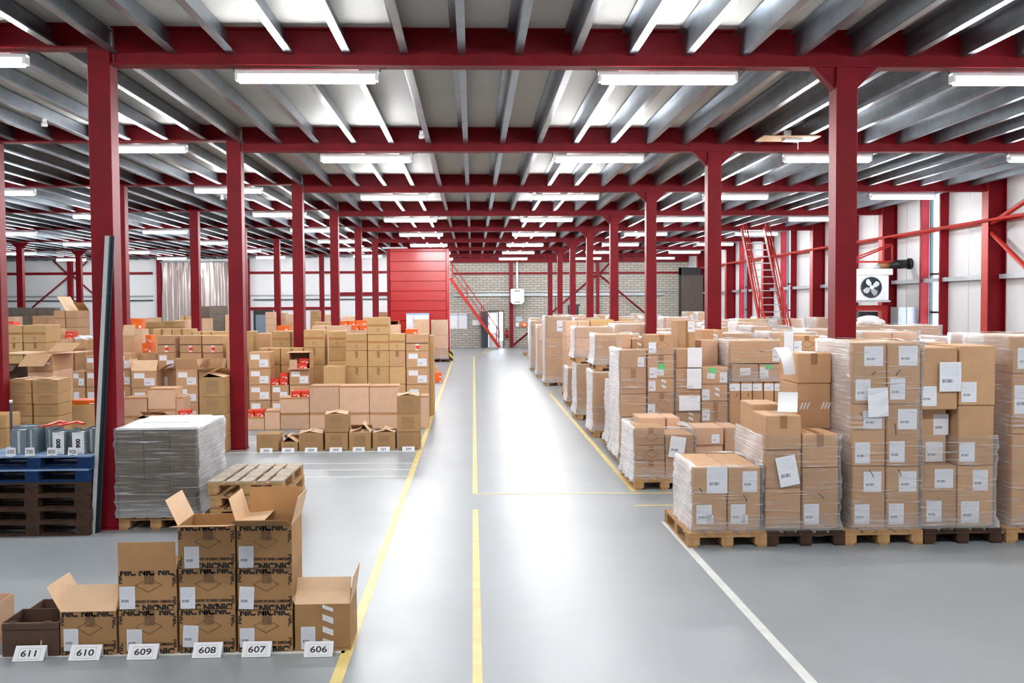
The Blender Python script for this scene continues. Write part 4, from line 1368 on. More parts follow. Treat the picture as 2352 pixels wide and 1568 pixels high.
# shoe boxes
def swoosh(parent, x, z, s):
    pts = [(-0.5, 0.12), (-0.42, -0.12), (-0.28, -0.2), (-0.1, -0.16), (0.55, 0.22), (-0.14, 0.0), (-0.34, -0.02), (-0.42, 0.04)]
    MB().prism([(x+p[0]*s, z+p[1]*s) for p in pts], 'y', -0.0016, -0.0003).build('printed_mark', M['paper'], parent)
def shoe_box(X, Y, z, w, label, mat='redorange', h=0.12, d=0.32, mark=True, group='orange shoe boxes'):
    c = empty('shoe_box', (X, Y, z)); tag(c, label, 'shoe box', group, 'thing')
    MB().box(-w/2+0.003, w/2-0.003, 0.003, d-0.003, 0, h*0.85).build('box_body', M[mat], c)
    MB().box(-w/2, w/2, 0, d, h*0.68, h).build('lid', M[mat], c, bevel=0.002)
    if mark: swoosh(c, 0, h*0.36, w*0.5)
    MB().box(w*0.2, w*0.42, -0.001, 0.003, h*0.05, h*0.3).build('size_label', M['paper'], c)
    TOPS.append((X-w/2, X+w/2, Y, Y+d, z+h))
    return c
def sb(px0, px1, pyt, pyb, Y, label, mat='redorange', zb=None, mark=True):
    X0, z1 = at(px0, pyt, Y); X1, z0 = at(px1, pyb, Y)
    if zb is not None: z0 = zb
    r_ = rest((X0+X1)/2, Y+0.05, z0) if z0 > 0.3 else None
    if r_ is None and z0 > 0.3: print('NOREST', label, round((X0+X1)/2, 2), Y, round(z0, 2))
    if r_ is not None and abs(r_-z0) < 0.06: z1 += r_-z0; z0 = r_
    elif r_ is not None: print('OFF', label, round(r_-z0, 3)); z1 += r_-z0; z0 = r_
    return shoe_box((X0+X1)/2, Y, z0+0.002, X1-X0-0.004, label, mat, z1-z0, mark=mark)
sb(668, 690, 899, 912, Y3+0.05, 'left red shoe box on the sixth pale carton'); sb(691, 712, 899, 912, Y3+0.05, 'right red shoe box on the sixth pale carton')
sb(566, 583, 943, 957, Y3+0.05, 'left red shoe box beside the second aisle column'); sb(584, 606, 942, 957, Y3+0.05, 'right red shoe box beside the second aisle column')

# ================================================================ LABELLED WALL
Y4 = 21.5
LW = 'in the labelled carton wall'
def lc(x0, x1, tops, n, st='labelled', Y=Y4, **k):
    stack(LW, Y, 0.5, x0, x1, tops, st, colname='the %s column' % n, **k)
lc(165, 195, [852, 889], 'leftmost'); lc(196, 232, [817, 851, 889], 'second')
lc(268, 300, [811, 849, 887], 'third'); lc(301, 360, [851, 890], 'fourth', Y=21.2, opens={0: {'f': -28, 'l': 10, 'r': 60, 'b': -178}})
lc(310, 361, [810], 'recessed fourth', Y=22.06)
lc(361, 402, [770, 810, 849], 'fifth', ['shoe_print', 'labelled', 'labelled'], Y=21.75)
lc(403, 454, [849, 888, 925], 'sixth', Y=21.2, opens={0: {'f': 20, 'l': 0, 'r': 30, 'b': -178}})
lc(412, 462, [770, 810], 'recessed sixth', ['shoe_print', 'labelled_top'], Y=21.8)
lc(456, 509, [851], 'seventh', Y=21.2, opens={0: {'f': 78, 'l': 10, 'r': 10, 'b': 0}}, st='labelled_top')
lc(464, 513, [770, 810], 'recessed seventh', ['shoe_print', 'labelled_top'], Y=21.8)
lc(519, 545, [785, 845], 'eighth', 'plain')
lc(570, 620, [808, 847, 884, 920], 'ninth'); lc(622, 663, [884, 920], 'tenth'); lc(664, 712, [848, 884], 'eleventh')
# carton lying on its side, mouth to the camera, with shoe boxes
X0, z1 = at(664, 808, Y4); X1, z0 = at(712, 847, Y4)
c = empty('side_open_carton', ((X0+X1)/2, Y4, z0+0.002)); tag(c, 'carton lying open toward the camera with red shoe boxes inside, in the labelled wall', 'carton', kind='thing')
w, h, t = X1-X0-0.004, z1-z0-0.004, 0.006
MB().box(-w/2, w/2, 0, 0.5, 0, t).box(-w/2, w/2, 0, 0.5, h-t, h).box(-w/2, -w/2+t, 0, 0.5, t, h-t).box(w/2-t, w/2, 0, 0.5, t, h-t).box(-w/2+t, w/2-t, 0.494, 0.5, t, h-t).build('box_body', M['card'], c)
MB().box(-w/2-0.02, w/2, -0.2, 0.0, h-t, h).build('flap', M['card_in_lit'], c); MB().box(-w/2-0.02, w/2, -0.15, 0.0, -0.001, 0.004).build('flap', M['card_in_lit'], c)
MB().box(-w/2+t, -w*0.12, 0.0, 0.004, t, h*0.55).build('flap', M['card_pink'], c)
for k_, (xx, zz_, lb) in enumerate(((0.05, 0.008, 'red shoe box lying lowest in the open carton'), (0.08, 0.12, 'red shoe box on top inside the open carton'))):
    shoe_box(c.location.x+xx, Y4+0.03+0.04*k_, c.location.z+zz_, 0.22, lb, h=0.105)
for n_, (a, b, t_, u) in enumerate(((620, 641, 870, 883), (642, 661, 871, 884), (643, 661, 857, 870))):
    sb(a, b, t_, u, Y4+0.05, ['lower left', 'lower right', 'upper'][n_]+' red shoe box of three between the labelled columns')
sb(326, 348, 787, 809, 22.1, 'large orange shoe box on the fourth labelled column', 'orange'); sb(334, 348, 768, 786, 22.12, 'small orange shoe box on top of another, left side', 'orange')
stack('behind the wrapped grey load', 19.15, 0.4, 404, 436, [953], 'pale', colname='low one')
sb(408, 432, 944, 953, 19.2, 'red shoe box peeping above the wrapped grey load')
lc(280, 309, [770], 'top-left extra', 'plain', Y=22.2, opens={0: {'f': -20, 'l': -90, 'r': -90, 'b': -95}})

# ================================================================ TAN WALL BESIDE THE AISLE
TW = 'in the tan aisle wall'
def tw(x0, x1, tops, n, st='tan', Y=Y4, **k):
    styles = [('tan' if i == 0 else 'tan_plain') for i in range(len(tops))] if st == 'tan' else st
    stack(TW, Y, 0.5, x0, x1, tops, styles, colname='the %s column' % n, **k)
tw(794, 843, [766, 805, 842, 882], 'fifth'); tw(843, 893, [728, 768, 805, 842, 882], 'sixth', ['tan', 'tan', 'tan_plain', 'tan_plain', 'tan_plain'])
tw(893, 931, [766, 805, 842, 882], 'seventh', ['tan', 'centre_tape', 'tan_plain', 'tan_plain'])
tw(932, 984, [767, 806, 845, 883], 'rightmost', ['shoe_print', 'labelled', 'labelled', 'labelled_top'])
tw(742, 792, [841, 883], 'low fourth', ['tan_plain', 'tan_plain'], Y=20.97)
tw(697, 745, [757, 798, 837], 'third', Y=22.3); tw(754, 794, [760, 797, 828], 'rear fourth', Y=22.4)
tw(624, 667, [760, 798], 'first', Y=23.2); tw(668, 696, [760, 798], 'second', Y=23.2)
tw(594, 643, [799, 838], 'lower first', Y=22.3, st=['tan_plain', 'tan_plain']); tw(644, 696, [799, 838], 'lower second', Y=22.3, st=['tan_plain', 'tan_plain'])
tw(566, 582, [760], 'slim left', Y=22.9)
X0, z1 = at(985, 770, 21.9); X1, _ = at(996, 770, 21.9)
carton((X0+X1)/2, 21.9, 0, X1-X0-0.003, 0.5, z1, M['card_tan'], 'tall narrow tan carton at the aisle end of the tan wall', 'plain', group='cartons '+TW)
BTL = []
BT = 'behind the labelled carton wall'
def bt(x0, x1, tops, n, st='tan', Y=24.5, **k):
    BTL.append(((x0+x1)/2, stack(BT, Y, 0.55, x0, x1, tops, st, colname='the %s column' % n, **k)))
bt(350, 393, [755], 'first tan', 'tan_plain'); bt(394, 440, [755], 'second tan', 'tan_plain'); bt(441, 484, [761], 'third tan', 'tan_plain'); bt(485, 530, [761], 'fourth tan', 'tan_plain')
bt(588, 621, [765], 'dark lidded', 'plain', 23.8)
bt(716, 748, [748], 'fifth', 'pale', 26.0); bt(749, 787, [748], 'sixth', 'pale', 26.0); bt(721, 755, [739], 'seventh', 'plain', 28.0); bt(757, 800, [752], 'eighth', 'pale', 27)
bt(412, 437, [726], 'ninth', 'tan_plain', 33.0); bt(400, 430, [735], 'tenth', 'pale', 31.0); bt(335, 360, [729], 'eleventh', 'pale', 33); bt(328, 368, [738, 752], 'twelfth', 'kraft', 29.6); bt(370, 412, [737, 752], 'thirteenth', 'kraft', 29)
bt(458, 480, [731], 'fourteenth', 'pale', 36); bt(300, 326, [755], 'fifteenth', 'pale', 26)
bt(712, 733, [713, 730], 'sixteenth', 'kraft', 40); bt(745, 762, [722], 'seventeenth', 'pale', 42); bt(764, 780, [730], 'eighteenth', 'pale', 40)
bt(609, 629, [716, 731, 746], 'nineteenth', 'pale', 40); bt(642, 657, [718, 735], 'twentieth', 'pale', 41); bt(658, 674, [722], 'twenty-first', 'pale', 43); bt(658, 690, [739], 'twenty-second', 'plain', 35.3); bt(516, 530, [722], 'twenty-third', 'pale', 38)
bt(785, 815, [726], 'twenty-fourth', 'pale', 42); bt(818, 845, [728], 'twenty-fifth', 'pale', 43); bt(868, 888, [716], 'twenty-sixth', 'pale', 47); bt(896, 918, [745], 'twenty-seventh', 'pale', 32); bt(779, 843, [746], 'twenty-eighth', 'pale', 30)
bt(481, 515, [702, 721, 740], 'tall grey crate', 'grey', 38); bt(459, 480, [703, 718], 'short grey crate', 'grey', 39)
for n_, (a, b, t_, u, Y, m_) in enumerate(((636, 663, 748, 759, 34.0, 'second one from'), (781, 798, 737, 746, 30.1, 'upper left one in'), (799, 816, 737, 746, 30.1, 'upper middle one in'), (818, 841, 736, 746, 30.1, 'upper right one in'),
                                 (807, 824, 747, 758, 29.0, 'lower left one in'), (825, 843, 747, 758, 29.0, 'lower right one in'), (897, 915, 729, 737, 32.1, 'upper one right of'), (896, 916, 737, 745, 32.1, 'lower one right of'), (931, 959, 755, 766, 21.7, 'single one right of'))):
    lb = ['orange shoe box in the gap right of the second aisle column', 'upper left orange shoe box behind the tan wall', 'upper middle orange shoe box behind the tan wall', 'upper right orange shoe box behind the tan wall',
          'lower left orange shoe box behind the tan wall', 'lower right orange shoe box behind the tan wall', 'upper orange shoe box right of the highest tan carton', 'lower orange shoe box right of the highest tan carton', 'orange shoe box on the top right corner of the tan wall'][n_]
    if n_ == 0: bt(634, 665, [759], 'thirtieth', 'pale', 33.9)
    if n_ in (1, 2): pass
    if n_ == 4: bt(805, 845, [758], 'thirty-first', 'pale', 28.9)
    sb(a, b, t_, u, Y, lb, 'orange', mark=False)
bt(279, 301, [753], 'thirty-second', 'pale', 26.4)
sb(281, 301, 731, 753, 26.5, 'left orange shoe box pile behind the nearest aisle column', 'orange', mark=False); sb(302, 326, 731, 754, 26.3, 'right orange shoe box pile behind the nearest aisle column', 'orange', mark=False)
for i_, (_px, cs_) in enumerate(sorted(BTL, key=lambda t: t[0])):
    for j_, o_ in enumerate(cs_):
        ps_ = '' if len(cs_) == 1 else 'top of ' if j_ == 0 else 'bottom of ' if j_ == len(cs_)-1 else ordn(j_+1)+' down in '
        o_['label'] = o_['label'].split(',')[0]+', '+ps_+'the stack %s from left beyond the left carton walls' % ordn(i_+1)
        o_['group'] = 'cartons beyond the left carton walls'
# beside the aisle, far
def small(px0, px1, pyt, pyb, Y, label, st='pale'):
    X0, z1 = at(px0, pyt, Y); X1, _ = at(px1, pyt, Y)
    carton((X0+X1)/2, Y, 0, X1-X0, 0.4, z1, M[STY[st][0]], label, 'plain', group='small cartons along the aisle')
Yq = fl(1005, 878)[1]
small(999, 1007, 842, 0, Yq+0.4, 'small pale carton at the aisle edge behind the tan wall')
for n_, (a, b, t_, u) in enumerate(((998, 1014, 867, 878), (998, 1014, 856, 867))):
    sb(a, b, t_, u, Yq, ['lower', 'upper'][n_]+' orange shoe box on the floor past the tan wall', 'orange', zb=(0 if n_ == 0 else at(1005, 867, Yq)[1]), mark=False)

# ================================================================ FAR LEFT CARTONS
FLW = 'at the far left'
def fa(x0, x1, tops, n, st, Y, d=0.5, **k):
    stack(FLW, Y, d, x0, x1, tops, st, colname='the %s' % n, **k)
fa(-30, 11, [747, 787, 816], 'first tan column', ['tan', 'tan_plain', 'tan_plain'], 22.0); fa(12, 51, [747, 787, 816], 'second tan column', ['tan', 'tan_plain', 'tan_plain'], 22.0); fa(52, 106, [746, 787, 816], 'third tan column', ['tan', 'tan_plain', 'tan_plain'], 22.0, 0.8)
fa(15, 72, [872, 902, 928, 956], 'first kraft column', 'kraft', 17.2, 0.56, opens={0: {'l': -85, 'r': -86, 'f': -92, 'b': -88}}); fa(74, 133, [872, 902, 928, 956], 'second kraft column', 'kraft', 17.2, 0.56, opens={0: {'l': -85, 'r': -86, 'f': -92, 'b': -88}})
fa(-40, 14, [952, 984], 'low kraft pair', 'kraft', 16.0, 0.5)
fa(61, 121, [812, 851], 'open carton pile', ['labelled_top', 'edge_tape'], 18.6, 0.9, opens={0: {'f': 118, 'l': 88, 'r': 88, 'b': 70}})
fa(-10, 40, [838], 'low open carton', 'dark', 18.8, 0.5, opens={0: {'f': 115, 'r': -100}})
fa(165, 221, [929], 'orange-lidded carton', 'tan_plain', 18.6)
X0, z0 = at(165, 929, 18.6); X1, z1 = at(222, 919, 18.6)
shoe_box((X0+X1)/2, 18.6, z0+0.002, X1-X0, 'flat orange lid on a tan carton left of the nearest column', 'orange', z1-z0, 0.45, False)
fa(123, 149, [713, 731, 752], 'first distant column', 'plain', 27.2); fa(150, 176, [713, 730, 752], 'second distant column', 'plain', 27.2, 0.9, opens={0: {'f': -100, 'l': 30, 'b': -60}})
fa(74, 107, [725], 'distant box', 'plain', 27.6, 0.7); fa(120, 134, [756], 'wrapped column', 'pale', 24.5); fa(170, 198, [780, 802], 'box under the white bag', 'plain', 24.2); fa(136, 168, [778], 'boxes beside it', 'pale', 24.4)
fa(199, 232, [780], 'dark open box', 'plain', 23.0); fa(14, 33, [727], 'small box', 'pale', 27.0)
sb(148, 166, 770, 778, 24.45, 'lower red shoe box near the white bag'); sb(150, 168, 762, 770, 24.46, 'upper red shoe box near the white bag')
sb(11, 30, 737, 745, 22.1, 'red shoe box on the tan cartons at the far left')
for k_, (a, b) in enumerate(((8, 24), (24, 44), (44, 66), (66, 84), (84, 105), (105, 127))):
    fa(a, b, [706, 724], ['first', 'second', 'third', 'fourth', 'fifth', 'sixth'][k_]+' dark crate column', 'grey', 40.0)
# white bag
X, z = at(189, 780, 24.3)
bm = bmesh.new(); bmesh.ops.create_icosphere(bm, subdivisions=3, radius=1)
for v in bm.verts:
    n = 1+0.16*math.sin(v.co.x*7+v.co.z*5)+0.1*math.sin(v.co.y*11)
    v.co = Vector((v.co.x*0.2*n, v.co.y*0.2*n, max(-0.3, v.co.z)*0.08*n+0.025))
for f in bm.faces: f.smooth = True
me = bpy.data.meshes.new('white_bag'); bm.to_mesh(me); bm.free(); me.materials.append(M['bag'])
me_bag = me
o = link('plastic_bag', me, None, (X, 24.4, z)); tag(o, 'crumpled white plastic bag on cartons at the far left', 'bag', kind='thing')

# ================================================================ WRAPPED GREY LOAD AND PALLET STACKS
wx0, _y = fl(273, 1217); wx1 = at(448, 1190, 10.86)[0]
gz0 = 0.144
pallet((wx0+0.4), 10.86, 0, 'pallet under the wrapped load of flattened grey cardboard', 'wood')
gx0 = at(268, 1000, 10.8)[0]; gx1 = at(447, 1000, 10.8)[0]; gz1 = at(350, 985, 10.8)[1]
import math as _mm
M['card_layers'] = None
def layered():
    m, nt, b, _ = new_mat('stacked_cardboard_edges')
    v = coords(nt, scale=(1.5, 1.5, 1)); 
    f = noise(nt, coords(nt, scale=(0.4, 0.4, 60)), 5.0, 3, 0.7)
    g = noise(nt, v, 2.0, 2)
    f = math_n(nt, 'ADD', math_n(nt, 'MULTIPLY', f, 0.75), math_n(nt, 'MULTIPLY', g, 0.25))
    nt.links.new(ramp(nt, f, [(0.35, srgb(74, 65, 57)), (0.65, srgb(136, 122, 106))]), b.inputs['Base Color'])
    b.inputs['Roughness'].default_value = 0.8
    bump(nt, b, f, 0.5, 0.01)
    return m
M['card_layers'] = layered()
wcol = (gx1-gx0)/3
for k_, nm in enumerate(('left', 'middle', 'right')):
    mb = MB(); nlay = 14
    for j in range(nlay):
        hz = (gz1-gz0-0.012)/nlay
        s = rnd.uniform(-0.006, 0.006)
        mb.box(gx0+k_*wcol+0.002+s*0.2, gx0+(k_+1)*wcol-0.002+s*0.2, 10.82+s, 11.98+s, gz0+0.001+j*hz, gz0+(j+1)*hz-0.001)
    o = mb.build('flattened_cartons', M['card_layers']); tag(o, 'bundle of flattened grey-brown cardboard, %s third of the wrapped load' % nm, 'cardboard bundle', 'flattened cardboard on the wrapped pallet', 'thing')
thing_mesh('cover_sheet', MB().box(gx0-0.01, gx1+0.02, 10.80, 12.0, gz1-0.01, gz1+0.012), M['off_white'], 'pale board covering the wrapped grey load', 'cover sheet')
thing_mesh('cover_sheet', MB().box(0, 0.62, 0, 0.7, 0, 0.01), M['off_white'], 'smaller sheet lying on the pale cover board', 'cover sheet', loc=(gx0+0.14, 11.25, gz1+0.013), rot=(0, 0, 0.06))
film(gx0-0.01, gx1+0.02, 10.79, 12.0, 0.15, gz1+0.01, 'clear stretch wrap around the flattened grey cardboard load', 5, top=0.16, flare=0.008)
# loose film tail
# wooden pallet stack
px_, py_ = at(563, 1100, 10.55)[0], 10.55
for k_ in range(4):
    pallet(px_+[0.0, 0.015, 0.02, 0.0][k_], py_+[0.0, 0.03, 0.02, 0.0][k_], 0.144*k_, '%s pallet of the bare stack behind the open cartons' % ['lowest', 'second', 'third', 'topmost'][k_], 'wood_top' if k_ == 3 else 'wood', rz=[0.01, -0.01, 0.0, -0.01][k_])
# dark pallet stack with blue ones, long side to the camera
bxr = at(212, 1100, 10.6)[0]-0.05
def wide_pallet(Xright, Y, z, label, kind):
    # rotated 90 deg: local y runs to -x, so its front edge x = Xright
    p = pallet(Xright, Y+0.4, z, label, kind, rz=PI/2)
    return p
kinds = ['wood_dark', 'wood_dark', 'wood_dark', 'wood_dark', 'wood_blue', 'wood_blue']
for k_ in range(6):
    wide_pallet(bxr+[0.0, 0.01, -0.01, 0.0, 0.005, 0.03][k_], 10.62, 0.144*k_, '%s in the stack topped by blue pallets at left' % ['lowest dark pallet', 'second dark pallet', 'third dark pallet', 'fourth dark pallet', 'lower blue pallet', 'topmost blue pallet'][k_], kinds[k_])
zt6 = 0.144*6
# magazine files with number plates
def file_box(px0, px1, pyt, Y, d, label, txt=None, rz=0.0, pale=False):
    X0, z1 = at(px0, pyt, Y); X1, _ = at(px1, pyt, Y)
    w, h = X1-X0, z1-zt6
    c = empty('file_box', ((X0+X1)/2, Y, zt6+0.001), rz); tag(c, label, 'file box', 'grey file boxes on the blue pallet', 'thing')
    t = 0.006
    MB().box(-w/2, w/2, 0, t, 0, h).box(-w/2, w/2, d-t, d, 0, h).box(-w/2, -w/2+t, t, d-t, 0, h).box(w/2-t, w/2, t, d-t, 0, h).box(-w/2+t, w/2-t, t, d-t, 0, t).build('box_body', M['grey_felt'], c)
    MB().box(-w/2+0.01, w/2-0.01, 0.02, d-0.02, 0.01, h-0.015).build('papers', M['pale_edge'], c)
    if txt:
        MB().box(-w/2+0.003, w/2-0.003, -0.004, 0, 0.004, h-0.004).build('number_plate', M['paper'], c)
        me = text_mesh(txt, 0.062, bold=0.0028, sx=1.055)
        o = link('printed_number', me, c, (0.003, -0.0052, h*0.5), (0, -PI/2, 0))
        fr = MB(); a, b = w*0.36, h*0.42
        for (p, q) in (((-a, -b), (a, -b)), ((a, -b), (a, b)), ((a, b), (-a, b)), ((-a, b), (-a, -b))):
            fr.bar((p[0], 0, p[1]), (q[0], 0, q[1]), 0.0008, 0.0014)
        fr.build('printed_frame', M['dark_steel'], c, (0, -0.0046, h*0.5))
    else:
        MB().box(-w*0.06, w*0.1, -0.002, 0, 0.004, h-0.01).build('spine_strip', M['pale_edge'], c)
    return c
file_box(24, 60, 988, 10.75, 0.24, 'front grey file box at the left end of the blue pallet'); file_box(61, 80, 985, 10.78, 0.26, 'slim file box right of the front grey one')
file_box(30, 84, 979, 11.08, 0.2, 'rear grey file box at the left end of the blue pallet')
file_box(104, 122, 984, 10.95, 0.3, 'dark slim file box left of the 800 plate'); file_box(120, 147, 993, 10.68, 0.26, 'file box with a white plate reading 800', '800')
file_box(148, 163, 990, 10.8, 0.3, 'slim grey file box between the 800 and 900 plates'); file_box(165, 193, 993, 10.68, 0.26, 'file box with a white plate reading 900', '900')
file_box(195, 222, 984, 10.8, 0.26, 'grey file box at the right end of the blue pallet')
for k_, (tx, px, dyr, rr) in enumerate((('600', 25, 0, 0.02), ('700', 68, 0, -0.05), ('800', 119, 0, 0.0), ('900', 167, 0, 0.05))):
    X, z = at(px, 1038, 10.60)
    c = empty('paper_tag', (X, 10.60, z+0.03), 0); tag(c, 'handwritten paper tag reading %s on the edge of the blue pallet' % tx, 'tag', 'paper tags on the blue pallet', 'thing')
    MB().prism([(-0.052, -0.075), (0.0, -0.083+0.01*k_), (0.052, -0.07), (0.05, 0.018), (-0.045, 0.02)], 'y', -0.001, 0.0).build('paper', M['paper'], c, rot=(0, rr, 0))
    me = text_mesh(tx, 0.06, bold=0.0, sx=0.85)
    link('written_number', me, c, (0, -0.0018, -0.028), (0, rr, 0))
# orange straps and black post
def strap(pts, label, Y0):
    c = MB()
    P_ = [(at(px, py, Y)[0], Y, at(px, py, Y)[1]) for px, py, Y in pts]
    for a, b in zip(P_[:-1], P_[1:]): c.bar(a, b, 0.045, 0.018)
    thing_mesh('orange_strap', c, M['redorange'], label, 'strap', 'orange straps on the file boxes')
strap([(90, 979, 11.0), (112, 976, 11.05), (137, 967, 11.3), (150, 971, 11.2)], 'orange plastic strap lying behind the 800 plate', 11)
strap([(133, 978, 10.95), (152, 974, 11.0), (178, 968, 11.25), (192, 973, 11.1)], 'orange plastic strap lying behind the 900 plate', 11)
X, z = at(52, 975, 12.6)
pl = empty('handle_pole', (X, 12.3, 0)); tag(pl, 'black pole with a white tip standing behind the blue pallet', 'pole', kind='thing')
MB().tube((0, 0, 0), (0, 0, at(52, 925, 12.3)[1]), 0.017, 10).build('shaft', M['black'], pl, smooth=True)
MB().tube((0, 0, at(52, 925, 12.3)[1]), (0, 0, at(52, 918, 12.3)[1]), 0.02, 10).build('tip', M['white_paint'], pl, smooth=True)
MB().box(-0.2, 0.2, -0.1, 0.1, 0, 0.02).build('foot', M['black'], pl)
# metal channel leaning on the first column
bx, by = fl(237, 1212); tx, tz = at(252, 542, 10.86)
ln = MB(); a = Vector((bx, 10.70, 0.0)); b = Vector((tx, 10.80, tz))
d_ = (b-a).normalized(); side_ = Vector((1, 0, 0))
chn = empty('metal_channel', (0, 0, 0)); tag(chn, 'long pale grey metal channel leaning against the nearest left column', 'metal channel', kind='thing')
def lean_box(x0, x1, y0, y1):
    m = MB()
    m.v = [tuple(p+Vector((x, y, 0))) for p in (a, b) for x, y in ((x0, y0), (x1, y0), (x1, y1), (x0, y1))]
    m.f = [(0, 3, 2, 1), (4, 5, 6, 7), (0, 1, 5, 4), (1, 2, 6, 5), (2, 3, 7, 6), (3, 0, 4, 7)]
    return m
lean_box(-0.03, 0.015, 0, 0.004).build('front_web', M['pale_edge'], chn)
lean_box(0.015, 0.019, 0.0, 0.07).build('side_flange', M['dark_steel'], chn)
lean_box(0.019, 0.05, 0.066, 0.07).build('rear_lip', M['dark_steel'], chn)

# ================================================================ RIGHT SIDE: WRAPPED PALLETS
Y5 = 9.78
def pal_right(px0, px1, py, Yp, label, kind='wood', parts=True):
    X0 = at(px0, py, Yp)[0]; X1 = at(px1, py, Yp)[0]
    return pallet((X0+X1)/2, Yp, 0, label, kind, parts=parts)
YP = 9.67
pal_right(1580, 1762, 1254, YP, 'pallet under the two-carton load at the corner of the marked area')
pal_right(1764, 1940, 1252, YP, 'pallet under the load with papers on top', 'wood_dark')
pal_right(1942, 2119, 1250, YP, 'pallet under the tall six-carton load', 'wood')
pal_right(2122, 2303, 1248, YP, 'pallet under the tall load with one recessed carton', 'wood_dark')
pal_right(2310, 2490, 1244, YP, 'pallet at the right edge of the picture', 'wood')
PB = 0.144
def ps(where, x0, x1, tops, n, st='plain', Y=Y5, d=0.55, **k):
    return stack(where, Y, d, x0, x1, tops, st, zbase=PB, colname='the %s' % n, ymid=1150 if Y < 10.5 else None, **k)
A1 = 'on the corner pallet'
ps(A1, 1594, 1670, [1072], 'left half', d=0.92); ps(A1, 1671, 1748, [1072], 'right half', d=0.92)
a2 = 'of the load with papers'
ps(a2, 1757, 1840, [953, 1033, 1121], 'left column', ['centre_tape', 'plain', 'plain'], d=0.5)
ps(a2, 1842, 1926, [996, 1074], 'right column', ['centre_tape', 'plain'], d=0.5)
Yr = Y5+0.56
ps(a2, 1727, 1796, [927], 'rear left column', 'plain', Y=Yr, d=0.5)
ps(a2, 1828, 1908, [810, 880, 985], 'rear column', ['centre_tape', 'striped_low', 'plain'], Y=Yr, d=0.5)
a3 = 'of the tall six-carton load'
ps(a3, 1957, 2034, [786, 928, 1071], 'left column', d=0.55); ps(a3, 2035, 2112, [786, 928, 1071], 'right column', d=0.55)
for k_, (x0, x1) in enumerate(((1957, 2034), (2035, 2112))):
    X0 = at(x0, 1150, Y5)[0]; X1 = at(x1, 1150, Y5)[0]
    zt3 = [at((x0+x1)/2, t, Y5)[1] for t in (786, 928, 1071)]+[PB]
    for j in range(3):
        carton((X0+X1)/2, Y5+0.565, zt3[j+1]+0.001, X1-X0-0.004, 0.5, zt3[j]-zt3[j+1]-0.002, M['card'], 'plain brown carton, rear %s %s of the tall six-carton load' % (['left', 'right'][k_], ['top', 'middle', 'bottom'][j]), 'plain', group='cartons '+a3)
a4 = 'of the load with one recessed carton'
ps(a4, 2114, 2197, [798], 'overhanging top left carton', zbase_dummy=None) if False else None
X0, z1 = at(2114, 798, Y5); X1, _ = at(2197, 798, Y5); X0, X1 = at(2114, 1150, Y5)[0], at(2197, 1150, Y5)[0]
zr = [at(2150, t, Y5)[1] for t in (798, 941, 1069)]
carton((X0+X1)/2, Y5, zr[1]+0.001, X1-X0-0.004, 1.05, zr[0]-zr[1]-0.002, M['card'], 'long brown carton at the top left of the load with one recessed carton', 'plain', group='cartons '+a4)
carton((X0+X1)/2-0.005, Y5+0.16, zr[2]+0.001, X1-X0-0.06, 0.6, zr[1]-zr[2]-0.002, M['card'], 'recessed brown carton in the middle left of its tall load', 'plain', group='cartons '+a4)
carton((X0+X1)/2, Y5+0.0, PB+0.001, X1-X0-0.004, 0.55, zr[2]-PB-0.002, M['card'], 'brown carton at the bottom left of the load with one recessed carton', 'plain', group='cartons '+a4)
ps(a4, 2199, 2283, [793, 931, 1069], 'right column', d=0.55)
a5 = 'of the load at the right edge'
ps(a5, 2322, 2400, [772, 858, 997], 'visible column', ['plain', 'plain', 'plain'])
ps(a5, 2401, 2478, [772, 858, 997], 'second column')

for s_ in ((1623, 1670, 1071, 1132), (1706, 1739, 1082, 1129), (1599, 1634, 1159, 1203), (1679, 1712, 1158, 1203),
           (1846, 1880, 1157, 1203), (1985, 2028, 795, 840), (2064, 2107, 794, 839), (1965, 1999, 871, 919), (2044, 2078, 868, 917),
           (1984, 2026, 943, 985), (2062, 2105, 939, 985), (1965, 1999, 1016, 1064), (2042, 2077, 1013, 1061), (1984, 2024, 1083, 1129), (2064, 2104, 1082, 1128),
           (1963, 1997, 1158, 1203), (2041, 2075, 1156, 1203), (2117, 2151, 887, 932), (2208, 2242, 877, 923), (2204, 2239, 1016, 1061),
           (2147, 2189, 1077, 1120), (2235, 2269, 1079, 1126), (2128, 2162, 1150, 1198), (2208, 2249, 1151, 1200), (2339, 2374, 799, 847), (2331, 2375, 885, 950)):
    sticker(Y5, *s_)
for s_ in ((1622, 1638, 1182, 1203), (1704, 1718, 1182, 1203)): sticker(Y5, *s_, mat='sheet')
sticker(Y5+0.16, 2144, 2178, 951, 998); sticker(Y5+0.16, 2126, 2165, 1015, 1059)
for x, y, dx, dy, f_ in ((1605, 1120, 8, 12, 1), (1708, 1137, 8, 14, 1), (1878, 1132, 14, 13, 1), (2012, 853, -10, 9, -1), (2067, 850, -10, 13, -1), (1976, 948, 8, 18, 1), (2054, 972, 3, 28, 1), (1996, 1079, 11, 18, 1), (2062, 1077, 8, 18, 1)):
    pen_mark(Y5, x, y, dx, dy, f_)
